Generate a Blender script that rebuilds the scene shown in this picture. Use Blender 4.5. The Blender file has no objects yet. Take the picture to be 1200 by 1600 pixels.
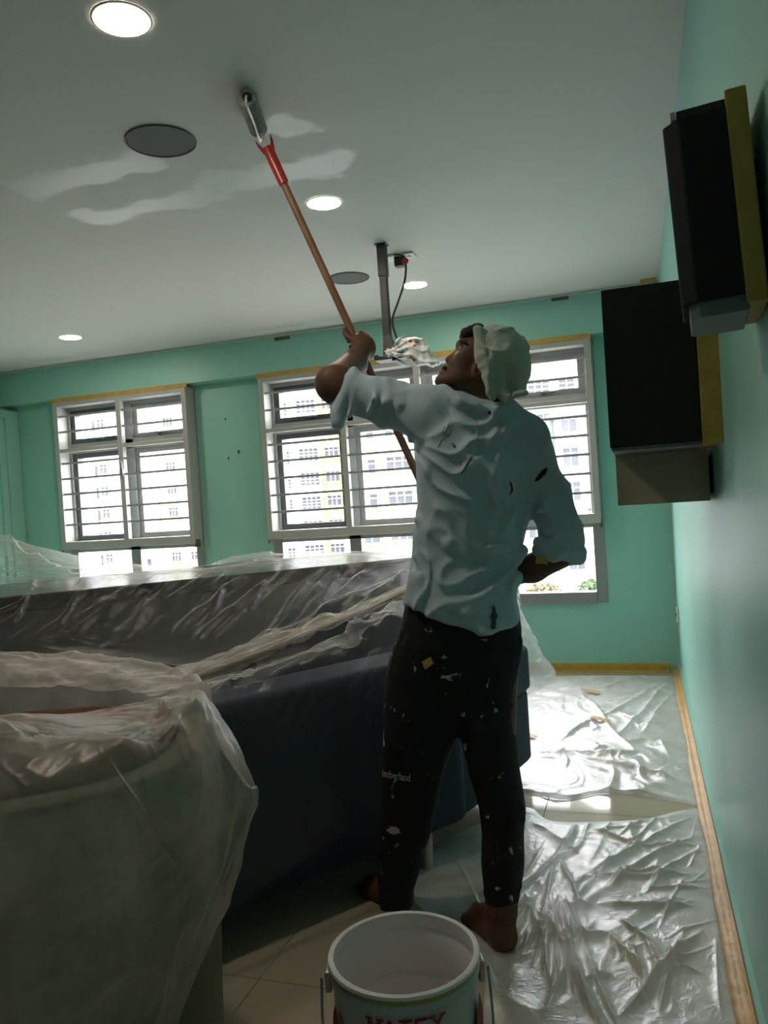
import bpy, bmesh, math, random
import numpy as np
from mathutils import Vector, Matrix

random.seed(7)
rng = np.random.default_rng(11)
SC = bpy.context.scene
COL = SC.collection

# ------------------------------------------------------------------ camera
F, YAW, PIT, ROL, CH = 1228.7, 0.3138, -0.0142, -0.0645, 1.22
CAM = np.array([0, 0, CH])
_fw = np.array([-math.sin(YAW)*math.cos(PIT), math.cos(YAW)*math.cos(PIT), math.sin(PIT)])
_r0 = np.array([math.cos(YAW), math.sin(YAW), 0.0]); _u0 = np.cross(_r0, _fw)
_rt = _r0*math.cos(ROL)+_u0*math.sin(ROL); _up = -_r0*math.sin(ROL)+_u0*math.cos(ROL)
cam = bpy.data.objects.new('camera', bpy.data.cameras.new('camera')); COL.objects.link(cam)
M = Matrix.Identity(4)
for i in range(3):
    M[i][0] = _rt[i]; M[i][1] = _up[i]; M[i][2] = -_fw[i]; M[i][3] = CAM[i]
cam.matrix_world = M
cam.data.sensor_fit = 'HORIZONTAL'; cam.data.sensor_width = 36.0
cam.data.lens = F/1200*36.0; cam.data.clip_start = 0.02; cam.data.clip_end = 500
SC.camera = cam

# ------------------------------------------------------------------ world, exposure
SKY = 10.0
w = bpy.data.worlds.new('world'); SC.world = w; w.use_nodes = True
w.node_tree.nodes['Background'].inputs['Color'].default_value = (0.965, 0.97, 1.0, 1)
w.node_tree.nodes['Background'].inputs['Strength'].default_value = SKY
LAMP = 78.0
vs = SC.view_settings
SC.display_settings.display_device = 'sRGB'
vs.view_transform = 'Standard'; vs.look = 'None'; vs.gamma = 1; vs.use_curve_mapping = False
vs.exposure = 0.72
SC.cycles.transparent_max_bounces = 24
SC.cycles.use_denoising = True

# ------------------------------------------------------------------ pixel -> place
def ray(px, py): return _fw+_rt*((px-600)/F)+_up*((800-py)/F)
def at(px, py, d): return CAM+d*ray(px, py)
def atz(px, py, z): q = ray(px, py); return CAM+q*((z-CH)/q[2])
def aty(px, py, y): q = ray(px, py); return CAM+q*(y/q[1])
def atx(px, py, x): q = ray(px, py); return CAM+q*(x/q[0])
def topix(P):
    q = np.asarray(P, float)-CAM
    d = q@_fw
    return 600+F*(q@_rt)/d, 800-F*(q@_up)/d, d

# ------------------------------------------------------------------ helpers
def tag(o, label=None, cat=None, group=None, kind=None):
    if label: o['label'] = label
    if cat: o['category'] = cat
    if group: o['group'] = group
    if kind: o['kind'] = kind
    return o
def empty(name, loc=(0, 0, 0), rz=0.0):
    o = bpy.data.objects.new(name, None); COL.objects.link(o)
    o.location = loc; o.rotation_euler = (0, 0, rz); o.empty_display_size = 0.1
    return o
def link(name, me, mat=None, parent=None, smooth=False):
    if mat is not None and not me.materials: me.materials.append(mat)
    if smooth: me.polygons.foreach_set('use_smooth', [True]*len(me.polygons))
    o = bpy.data.objects.new(name, me); COL.objects.link(o)
    if parent is not None: o.parent = parent
    return o
def pymesh(name, V, Fc):
    me = bpy.data.meshes.new(name); me.from_pydata([tuple(v) for v in V], [], [tuple(f) for f in Fc]); me.update(); return me
class MB:
    """collects simple solids into one mesh"""
    def __init__(s): s.v = []; s.f = []
    def add(s, V, Fc):
        b = len(s.v); s.v += [tuple(float(c) for c in v) for v in V]; s.f += [tuple(i+b for i in q) for q in Fc]; return s
    def box(s, a, b):
        x0, y0, z0 = [min(p, q) for p, q in zip(a, b)]; x1, y1, z1 = [max(p, q) for p, q in zip(a, b)]
        return s.add([(x0,y0,z0),(x1,y0,z0),(x1,y1,z0),(x0,y1,z0),(x0,y0,z1),(x1,y0,z1),(x1,y1,z1),(x0,y1,z1)],
                     [(0,3,2,1),(4,5,6,7),(0,1,5,4),(1,2,6,5),(2,3,7,6),(3,0,4,7)])
    def hexa(s, P):  # 8 points: bottom ring, top ring
        return s.add(P, [(0,3,2,1),(4,5,6,7),(0,1,5,4),(1,2,6,5),(2,3,7,6),(3,0,4,7)])
    def tube(s, pts, r, n=10, cap=True):
        pts = [np.asarray(p, float) for p in pts]; rs = r if hasattr(r, '__len__') else [r]*len(pts)
        t0 = pts[1]-pts[0]; t0 = t0/np.linalg.norm(t0)
        a = np.array([0, 0, 1.0]) if abs(t0[2]) < .9 else np.array([1.0, 0, 0])
        e = np.cross(t0, a); e /= np.linalg.norm(e)
        V = []
        for i, p in enumerate(pts):
            t = pts[min(i+1, len(pts)-1)]-pts[max(i-1, 0)]; t = t/(np.linalg.norm(t)+1e-12)
            e = e-t*(e@t); e /= np.linalg.norm(e); g = np.cross(t, e)
            for k in range(n):
                an = 2*math.pi*k/n; V.append(p+rs[i]*(e*math.cos(an)+g*math.sin(an)))
        Fc = [(i*n+k, i*n+(k+1) % n, (i+1)*n+(k+1) % n, (i+1)*n+k) for i in range(len(pts)-1) for k in range(n)]
        if cap: Fc += [tuple(range(n-1, -1, -1)), tuple((len(pts)-1)*n+k for k in range(n))]
        return s.add(V, Fc)
    def lathe(s, prof, n=32, c=(0, 0, 0), close=False):
        V = []; m = len(prof)
        for k in range(n):
            an = 2*math.pi*k/n
            for r, z in prof: V.append((c[0]+r*math.cos(an), c[1]+r*math.sin(an), c[2]+z))
        Fc = []
        for k in range(n):
            k2 = (k+1) % n
            for i in range(m if close else m-1):
                j = (i+1) % m
                Fc.append((k*m+i, k2*m+i, k2*m+j, k*m+j))
        return s.add(V, Fc)
    def prism(s, poly, z0, z1):
        n = len(poly)
        V = [(x, y, z0) for x, y in poly]+[(x, y, z1) for x, y in poly]
        return s.add(V, [tuple(range(n-1, -1, -1)), tuple(range(n, 2*n))]+[(i, (i+1) % n, n+(i+1) % n, n+i) for i in range(n)])
    def build(s, name, mat=None, parent=None, smooth=False, bevel=0.0, seg=2):
        me = pymesh(name, s.v, s.f)
        bm = bmesh.new(); bm.from_mesh(me)
        bmesh.ops.remove_doubles(bm, verts=bm.verts, dist=1e-6)
        bmesh.ops.recalc_face_normals(bm, faces=bm.faces)
        if bevel > 0:
            ed = [e for e in bm.edges if len(e.link_faces) == 2 and e.calc_face_angle(0) > .5]
            bmesh.ops.bevel(bm, geom=ed, offset=bevel, segments=seg, affect='EDGES', profile=.6)
        bm.to_mesh(me); bm.free()
        o = link(name, me, mat, parent, smooth)
        if smooth:
            me.set_sharp_from_angle(angle=math.radians(40))
        return o
def dup(o, parent=None):
    c = o.copy(); COL.objects.link(c); c.parent = parent
    for ch in list(o.children): dup(ch, c)
    return c

# ---- value noise
_tab = rng.random((64, 64, 64)).astype(np.float32)
def noise3(x, y, z):
    xi = np.floor(x).astype(int); yi = np.floor(y).astype(int); zi = np.floor(z).astype(int)
    a = x-xi; b = y-yi; c = z-zi
    a = a*a*(3-2*a); b = b*b*(3-2*b); c = c*c*(3-2*c)
    g = lambda i, j, k: _tab[(xi+i) & 63, (yi+j) & 63, (zi+k) & 63]
    l = lambda p, q, t: p+(q-p)*t
    return l(l(l(g(0,0,0), g(1,0,0), a), l(g(0,1,0), g(1,1,0), a), b), l(l(g(0,0,1), g(1,0,1), a), l(g(0,1,1), g(1,1,1), a), b), c)
def ridged(x, y, z): return 1-np.abs(2*noise3(x, y, z)-1)

# ------------------------------------------------------------------ materials
MATS = {}
def nt(name):
    m = bpy.data.materials.new(name); m.use_nodes = True; MATS[name] = m
    return m, m.node_tree.nodes, m.node_tree.links, m.node_tree.nodes['Principled BSDF']
def rgba(c): return (c[0], c[1], c[2], 1)
def mat(name, col, rough=.6, metal=0.0, var=.06, vscale=6.0, bump=0.0, bscale=60.0, spec=.5, col2=None, coat=0.0):
    m, N, L, P = nt(name)
    tc = N.new('ShaderNodeTexCoord'); nz = N.new('ShaderNodeTexNoise'); nz.inputs['Scale'].default_value = vscale; nz.inputs['Detail'].default_value = 5
    L.new(tc.outputs['Object'], nz.inputs['Vector'])
    cr = N.new('ShaderNodeValToRGB'); L.new(nz.outputs['Fac'], cr.inputs['Fac'])
    c2 = col2 if col2 else tuple(min(1, c*(1+var)) for c in col); c1 = tuple(c*(1-var) for c in col) if not col2 else col
    cr.color_ramp.elements[0].position = .3; cr.color_ramp.elements[1].position = .7
    cr.color_ramp.elements[0].color = rgba(c1); cr.color_ramp.elements[1].color = rgba(c2)
    L.new(cr.outputs['Color'], P.inputs['Base Color'])
    P.inputs['Roughness'].default_value = rough; P.inputs['Metallic'].default_value = metal
    P.inputs['Specular IOR Level'].default_value = spec; P.inputs['Coat Weight'].default_value = coat
    if bump > 0:
        b = N.new('ShaderNodeBump'); b.inputs['Strength'].default_value = bump; b.inputs['Distance'].default_value = .01
        n2 = N.new('ShaderNodeTexNoise'); n2.inputs['Scale'].default_value = bscale; n2.inputs['Detail'].default_value = 4
        L.new(tc.outputs['Object'], n2.inputs['Vector']); L.new(n2.outputs['Fac'], b.inputs['Height']); L.new(b.outputs['Normal'], P.inputs['Normal'])
    return m
def emis(name, col, st):
    m, N, L, P = nt(name)
    P.inputs['Base Color'].default_value = rgba(col); P.inputs['Emission Color'].default_value = rgba(col); P.inputs['Emission Strength'].default_value = st
    return m
def splat(m, col, scale, thr, soft=.03, seed=0.0, detail=3.0, stretch=(1, 1, 1), mask=None):
    """adds blotches of paint (col) over a material's base colour"""
    N, L = m.node_tree.nodes, m.node_tree.links; P = N['Principled BSDF']
    src = P.inputs['Base Color'].links[0].from_socket
    tc = N.new('ShaderNodeTexCoord'); mp = N.new('ShaderNodeMapping'); mp.inputs['Location'].default_value = (seed, seed*1.7, seed*.3); mp.inputs['Scale'].default_value = stretch
    L.new(tc.outputs['Object'], mp.inputs['Vector'])
    nz = N.new('ShaderNodeTexNoise'); nz.inputs['Scale'].default_value = scale; nz.inputs['Detail'].default_value = detail; nz.inputs['Roughness'].default_value = .6
    L.new(mp.outputs['Vector'], nz.inputs['Vector'])
    mr = N.new('ShaderNodeMapRange'); mr.inputs['From Min'].default_value = thr; mr.inputs['From Max'].default_value = thr+soft
    L.new(nz.outputs['Fac'], mr.inputs['Value'])
    fac = mr.outputs['Result']
    if mask:   # (z0, z1) world band where the blotches occur
        ge = N.new('ShaderNodeNewGeometry'); sx = N.new('ShaderNodeSeparateXYZ'); L.new(ge.outputs['Position'], sx.inputs['Vector'])
        a = N.new('ShaderNodeMapRange'); a.inputs['From Min'].default_value = mask[0]; a.inputs['From Max'].default_value = mask[1]
        L.new(sx.outputs['Z'], a.inputs['Value']); mu = N.new('ShaderNodeMath'); mu.operation = 'MULTIPLY'
        L.new(fac, mu.inputs[0]); L.new(a.outputs['Result'], mu.inputs[1]); fac = mu.outputs['Value']
    mx = N.new('ShaderNodeMix'); mx.data_type = 'RGBA'; L.new(fac, mx.inputs['Factor']); L.new(src, mx.inputs['A']); mx.inputs['B'].default_value = rgba(col)
    L.new(mx.outputs['Result'], P.inputs['Base Color'])
    return m

MINT = (.31, .61, .53)
mat('mint', MINT, .42, var=.03, vscale=2.5, bump=.05, bscale=35)
mat('mint_gloss', MINT, .45, var=.05, vscale=1.2, bump=.08, bscale=14, spec=.3)
mat('white_trim', (.62, .64, .62), .5)
mat('alu', (.33, .335, .33), .38, metal=.25, var=.03)
mat('alu_dark', (.11, .115, .12), .4, metal=.3)
mat('grille', (.46, .45, .43), .4, var=.03)
mat('bar', (.36, .36, .37), .4, metal=.2)
mat('tape', (.55, .34, .07), .55, var=.12, vscale=18, bump=.3, bscale=50)
mat('tape_tan', (.62, .36, .12), .5, var=.15, vscale=14, bump=.5, bscale=30)
mat('black_cloth', (.010, .012, .014), .85, var=.2, vscale=40)
mat('black_plastic', (.014, .014, .015), .45)
mat('dark_brown', (.045, .032, .028), .5)
mat('grey_plastic', (.16, .17, .19), .5)
mat('brown_box', (.50, .38, .29), .6, var=.06)
mat('paper_label', (.55, .42, .40), .6)
mat('navy', (.008, .019, .040), .8, var=.18, vscale=30, bump=.15, bscale=300)
mat('piping', (.55, .58, .60), .6)
mat('steel', (.45, .44, .42), .3, metal=.9)
mat('black_top', (.008, .009, .010), .22, var=.1)
mat('console_front', (.07, .072, .08), .22, var=.08, coat=.3)
mat('beige', (.16, .135, .075), .7, var=.08, vscale=20, bump=.1, bscale=200)
mat('seat_brown', (.26, .10, .065), .7, var=.1, vscale=20)
mat('wood', (.28, .135, .07), .5, var=.22, vscale=9, bump=.15)
mat('red_plastic', (.42, .035, .022), .28, var=.1)
mat('fleece', (.36, .37, .34), .95, var=.25, vscale=90, bump=1.0, bscale=240)
mat('wire_white', (.75, .75, .72), .35, metal=.3)
mat('tin', (.55, .57, .60), .32, var=.05, vscale=9)
mat('tin_in', (.86, .80, .82), .5, var=.06, vscale=7)
mat('rim_gold', (.40, .35, .16), .35, metal=.4)
mat('print_red', (.30, .02, .03), .5)
mat('print_white', (.62, .62, .62), .7)
mat('skin', (.125, .058, .036), .58, spec=.3, var=.10, vscale=14, bump=.08, bscale=120)
mat('hair', (.008, .007, .007), .6, bump=.6, bscale=150)
mat('eye_white', (.28, .25, .23), .25)
mat('shirt', (.46, .55, .64), .85, var=.05, vscale=8, bump=.12, bscale=260)
mat('trousers', (.007, .008, .011), .9, var=.2, vscale=20, bump=.1, bscale=300)
mat('towel', (.50, .54, .47), .95, var=.06, vscale=12, bump=.35, bscale=320)
mat('bag', (.72, .72, .70), .4, var=.04, bump=.15, bscale=60)
mat('bag_red', (.50, .015, .02), .4)
mat('cable', (.02, .02, .02), .5)
mat('socket_white', (.7, .7, .68), .4)
mat('dirt', (.14, .11, .06), .8, var=.4, vscale=60)
mat('speaker_cloth', (.155, .165, .155), .8, var=.03, bump=.3, bscale=900)
mat('bw_white', (0.50, 0.50, 0.52), .8, var=.02, vscale=.4)
mat('bw_lav', (0.38, 0.37, 0.42), .8, var=.02, vscale=.4)
mat('bw_lime', (0.32, 0.40, 0.10), .8, var=.03, vscale=.4)
mat('bw_cream', (0.52, 0.50, 0.30), .8, var=.02, vscale=.4)
mat('bw_frame', (0.50, 0.50, 0.50), .6)
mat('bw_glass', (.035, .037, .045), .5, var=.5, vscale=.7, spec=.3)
mat('leaf_green', (.05, .08, .03), .7, var=.4, vscale=3)
mat('leaf_rust', (.12, .08, .04), .7, var=.4, vscale=3)
mat('bark', (.12, .08, .05), .9)
mat('ground_out', (.30, .30, .28), .9)
emis('lamp', (1.0, .88, .70), LAMP)
splat(MATS['tin_in'], (.05, .05, .04), 16, .70, .03, 3, stretch=(1, 1, .35))
splat(MATS['tin'], (.16, .16, .17), 22, .73, .03, 8)
splat(MATS['shirt'], (.62, .66, .66), 6, .62, .12, 1.3, stretch=(1, 1, .45))
splat(MATS['trousers'], (.42, .43, .43), 26, .65, .03, 2.2, 5, stretch=(1, 1, .8))
splat(MATS['trousers'], (.46, .47, .47), 10, .685, .02, 7.7, 6, stretch=(.8, .8, 1.8))

def floor_mat():
    m, N, L, P = nt('tile')
    tc = N.new('ShaderNodeTexCoord'); nz = N.new('ShaderNodeTexNoise'); nz.inputs['Scale'].default_value = 3
    L.new(tc.outputs['Object'], nz.inputs['Vector']); cr = N.new('ShaderNodeValToRGB')
    cr.color_ramp.elements[0].color = (.46, .38, .28, 1); cr.color_ramp.elements[1].color = (.54, .46, .36, 1)
    L.new(nz.outputs['Fac'], cr.inputs['Fac']); L.new(cr.outputs['Color'], P.inputs['Base Color'])
    P.inputs['Roughness'].default_value = .06; P.inputs['Specular IOR Level'].default_value = .6
floor_mat()
mat('grout', (.20, .19, .17), .9)

def ceil_mat():
    """flat white emulsion with freshly rolled, still wet strips"""
    m, N, L, P = nt('ceiling_paint')
    ge = N.new('ShaderNodeNewGeometry'); sx = N.new('ShaderNodeSeparateXYZ')
    nz = N.new('ShaderNodeTexNoise'); nz.inputs['Scale'].default_value = 9; nz.inputs['Detail'].default_value = 6
    L.new(ge.outputs['Position'], nz.inputs['Vector'])
    def mth(op, a, b=None):
        n = N.new('ShaderNodeMath'); n.operation = op
        for i, v in enumerate((a, b)):
            if v is None: continue
            if isinstance(v, (int, float)): n.inputs[i].default_value = v
            else: L.new(v, n.inputs[i])
        return n.outputs[0]
    L.new(ge.outputs['Position'], sx.inputs['Vector'])
    nf = mth('MULTIPLY', mth('SUBTRACT', nz.outputs['Fac'], .5), .26)
    tot = None
    for (pa, pb, hw) in (((30, 300), (235, 250), .075), ((130, 345), (345, 300), .07), ((300, 290), (540, 255), .10), ((420, 210), (470, 190), .07)):
        A = atz(pa[0], pa[1], 2.484); B = atz(pb[0], pb[1], 2.484)
        D = B-A; ln = np.linalg.norm(D[:2]); D = D/ln
        dx = mth('SUBTRACT', sx.outputs['X'], float(A[0])); dy = mth('SUBTRACT', sx.outputs['Y'], float(A[1]))
        s = mth('ADD', mth('MULTIPLY', dx, float(D[0])), mth('MULTIPLY', dy, float(D[1])))
        t = mth('ADD', mth('MULTIPLY', dx, float(-D[1])), mth('MULTIPLY', dy, float(D[0])))
        a = mth('SUBTRACT', mth('ABSOLUTE', mth('SUBTRACT', s, float(ln/2))), float(ln/2))
        b = mth('SUBTRACT', mth('ABSOLUTE', t), hw)
        d = mth('ADD', mth('MAXIMUM', a, b), nf)
        mr = N.new('ShaderNodeMapRange'); mr.inputs['From Min'].default_value = .012; mr.inputs['From Max'].default_value = -.012
        L.new(d, mr.inputs['Value'])
        tot = mr.outputs['Result'] if tot is None else mth('MAXIMUM', tot, mr.outputs['Result'])
    mx = N.new('ShaderNodeMix'); mx.data_type = 'RGBA'; L.new(tot, mx.inputs['Factor'])
    mx.inputs['A'].default_value = (.66, .655, .64, 1); mx.inputs['B'].default_value = (.70, .70, .69, 1)
    L.new(mx.outputs['Result'], P.inputs['Base Color'])
    r = N.new('ShaderNodeMapRange'); r.inputs['To Min'].default_value = .75; r.inputs['To Max'].default_value = .42
    L.new(tot, r.inputs['Value']); L.new(r.outputs['Result'], P.inputs['Roughness'])
    n2 = N.new('ShaderNodeTexNoise'); n2.inputs['Scale'].default_value = 120
    bp = N.new('ShaderNodeBump'); bp.inputs['Strength'].default_value = .12; bp.inputs['Distance'].default_value = .004
    L.new(ge.outputs['Position'], n2.inputs['Vector']); L.new(n2.outputs['Fac'], bp.inputs['Height']); L.new(bp.outputs['Normal'], P.inputs['Normal'])
ceil_mat()

def film(name, clear, haze, glossr, bump, bscale, tint=(.86, .87, .86), shine=.05, graze=.3):
    """thin polythene: part see-through, part milky, shiny"""
    m = bpy.data.materials.new(name); m.use_nodes = True; MATS[name] = m
    N, L = m.node_tree.nodes, m.node_tree.links; N.remove(N['Principled BSDF'])
    out = N['Material Output']
    tr = N.new('ShaderNodeBsdfTransparent'); tr.inputs['Color'].default_value = (.97, .97, .97, 1)
    df = N.new('ShaderNodeBsdfDiffuse'); df.inputs['Color'].default_value = rgba(tint)
    tl = N.new('ShaderNodeBsdfTranslucent'); tl.inputs['Color'].default_value = rgba(tint)
    gl = N.new('ShaderNodeBsdfGlossy'); gl.inputs['Roughness'].default_value = glossr; gl.inputs['Color'].default_value = (.95, .95, .95, 1)
    m1 = N.new('ShaderNodeMixShader'); m1.inputs['Fac'].default_value = .45; L.new(df.outputs[0], m1.inputs[1]); L.new(tl.outputs[0], m1.inputs[2])
    m2 = N.new('ShaderNodeMixShader'); L.new(tr.outputs[0], m2.inputs[1]); L.new(m1.outputs[0], m2.inputs[2])
    # milkiness rises where the sheet is seen edge-on and where it is creased
    lw = N.new('ShaderNodeLayerWeight'); lw.inputs['Blend'].default_value = .35
    tc = N.new('ShaderNodeTexCoord'); nz = N.new('ShaderNodeTexNoise'); nz.inputs['Scale'].default_value = 7; nz.inputs['Detail'].default_value = 6; L.new(tc.outputs['Object'], nz.inputs['Vector'])
    mr = N.new('ShaderNodeMapRange'); mr.inputs['To Min'].default_value = haze*.65; mr.inputs['To Max'].default_value = haze*1.35; mr.inputs['From Min'].default_value = .3; mr.inputs['From Max'].default_value = .7
    L.new(nz.outputs['Fac'], mr.inputs['Value'])
    ma = N.new('ShaderNodeMath'); ma.operation = 'MULTIPLY_ADD'; p0 = N.new('ShaderNodeMath'); p0.operation = 'POWER'; L.new(lw.outputs['Facing'], p0.inputs[0]); p0.inputs[1].default_value = 4.5; L.new(p0.outputs[0], ma.inputs[0]); ma.inputs[1].default_value = 1-clear; L.new(mr.outputs['Result'], ma.inputs[2]); ma.use_clamp = True
    L.new(ma.outputs[0], m2.inputs['Fac'])
    l2 = N.new('ShaderNodeLayerWeight'); l2.inputs['Blend'].default_value = .5
    pw = N.new('ShaderNodeMath'); pw.operation = 'POWER'; L.new(l2.outputs['Facing'], pw.inputs[0]); pw.inputs[1].default_value = 3.0
    fr = N.new('ShaderNodeMath'); fr.operation = 'MULTIPLY_ADD'; L.new(pw.outputs[0], fr.inputs[0]); fr.inputs[1].default_value = graze; fr.inputs[2].default_value = shine
    m3 = N.new('ShaderNodeMixShader'); L.new(fr.outputs[0], m3.inputs['Fac']); L.new(m2.outputs[0], m3.inputs[1]); L.new(gl.outputs[0], m3.inputs[2])
    if bump > 0:
        vo = N.new('ShaderNodeTexNoise'); vo.inputs['Scale'].default_value = bscale; vo.inputs['Detail'].default_value = 6; vo.inputs['Distortion'].default_value = 1.5
        L.new(tc.outputs['Object'], vo.inputs['Vector'])
        # ridged creases
        a1 = N.new('ShaderNodeMath'); a1.operation = 'SUBTRACT'; a1.inputs[1].default_value = .5; L.new(vo.outputs['Fac'], a1.inputs[0])
        a2 = N.new('ShaderNodeMath'); a2.operation = 'ABSOLUTE'; L.new(a1.outputs[0], a2.inputs[0])
        bp = N.new('ShaderNodeBump'); bp.inputs['Strength'].default_value = bump; bp.inputs['Distance'].default_value = .02; L.new(a2.outputs[0], bp.inputs['Height'])
        for nd in (df, gl, l2): L.new(bp.outputs['Normal'], nd.inputs['Normal'])
    L.new(m3.outputs[0], out.inputs['Surface'])
    return m
film('film_drape', .38, .03, .36, .2, 5, tint=(.86, .75, .70), shine=.025, graze=.10)
film('film_chair', .50, .46, .34, .15, 4, tint=(.66, .585, .52), shine=.03, graze=.15)
film('film_floor', .10, .66, .32, .30, 16, tint=(.92, .91, .94), shine=.12)
def glass():
    m = bpy.data.materials.new('glass'); m.use_nodes = True; MATS['glass'] = m
    N, L = m.node_tree.nodes, m.node_tree.links; N.remove(N['Principled BSDF'])
    tr = N.new('ShaderNodeBsdfTransparent'); tr.inputs['Color'].default_value = (.95, .97, .96, 1)
    gl = N.new('ShaderNodeBsdfGlossy'); gl.inputs['Roughness'].default_value = .02
    lw = N.new('ShaderNodeLayerWeight'); pw = N.new('ShaderNodeMath'); pw.operation = 'POWER'; pw.inputs[1].default_value = 4; L.new(lw.outputs['Facing'], pw.inputs[0])
    fr = N.new('ShaderNodeMath'); fr.operation = 'MULTIPLY_ADD'; fr.inputs[1].default_value = .02; fr.inputs[2].default_value = .003; L.new(pw.outputs[0], fr.inputs[0])
    mx = N.new('ShaderNodeMixShader'); L.new(fr.outputs[0], mx.inputs['Fac']); L.new(tr.outputs[0], mx.inputs[1]); L.new(gl.outputs[0], mx.inputs[2])
    L.new(mx.outputs[0], N['Material Output'].inputs['Surface'])
glass()

# ------------------------------------------------------------------ the room
WX, WL, BY, GY, NY = .192, -5.02, 5.4046, 5.284, -2.6     # right wall, left wall, back wall, grille/beam face, wall behind
CZ, BZ = 2.484, 2.21
def struct(o): o['kind'] = 'structure'; return o

fl = struct(MB().box((WL-.1, NY-.1, -.12), (WX+.1, BY+.1, -.012)).build('floor', MATS['grout']))
ts = .6
tile_me = None
nx = int(math.ceil((WX-WL)/ts)); ny = int(math.ceil((BY-NY)/ts))
for i in range(nx):
    for j in range(ny):
        x1 = WX-i*ts; y1 = BY-j*ts
        if tile_me is None:
            t = MB().box((-ts+.001, -ts+.001, -.012), (-.001, -.001, 0)).build('tile', MATS['tile'], fl, bevel=.0006, seg=1); tile_me = t.data
        else:
            t = bpy.data.objects.new('tile', tile_me); COL.objects.link(t); t.parent = fl
        t.location = (x1, y1, 0)
struct(MB().box((WL-.1, NY-.1, CZ), (WX+.1, GY-.035, CZ+.1)).build('ceiling', MATS['ceiling_paint']))
cg = struct(MB().box((WL, GY-.035, CZ+.03), (WX, GY+.02, CZ+.1)).build('trim_1', MATS['white_trim']))
struct(MB().box((WL, GY-.022, CZ-.012), (WX, GY, CZ+.03)).build('trim_2', MATS['white_trim']))
struct(MB().box((WX, NY-.1, -.1), (WX+.12, BY+.1, CZ+.1)).build('wall_right', MATS['mint_gloss']))
struct(MB().box((WL-.12, NY-.1, -.1), (WL, BY+.1, CZ+.1)).build('wall_left', MATS['mint']))
struct(MB().box((WL, NY-.12, -.1), (WX, NY, CZ+.1)).build('wall_front', MATS['mint']))
# back wall with two openings
W1 = (-4.49, -3.25); W2 = (-2.632, -.24); WZ0, WZ1, RZ = .45, 2.195, .987
wb = MB()
wb.box((WL, BY, -.1), (WX, BY+.14, WZ0)); wb.box((WL, BY, WZ1), (WX, BY+.14, CZ+.1))
for a, b in ((WL, W1[0]), (W1[1], W2[0]), (W2[1], WX)): wb.box((a, BY, WZ0), (b, BY+.14, WZ1))
wbo = struct(wb.build('wall_back', MATS['mint']))
struct(MB().box((WL, GY, BZ), (WX, BY, CZ+.1)).build('trim_3', MATS['mint'], bevel=.004))
# filled screw holes between the windows
for px, py, s in ((352, 655, .009), (357, 716, .010), (373, 706, .014)):
    p = aty(px, py, BY)
    m = MB().lathe([(0, .004), (s*.6, .0035), (s, 0)], 9).build('wall_plug', MATS['dirt'], wbo); m.rotation_euler = (math.pi/2, 0, 0); m.location = (p[0], BY, p[2]); m.scale = (.8, 1.3, 1)
struct(MB().box((WL, BY-.012, 0), (WX, BY, .06)).build('baseboard_back', MATS['mint']))
struct(MB().box((WX-.012, NY, 0), (WX, BY-.012, .06)).build('baseboard_right', MATS['mint']))

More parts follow.
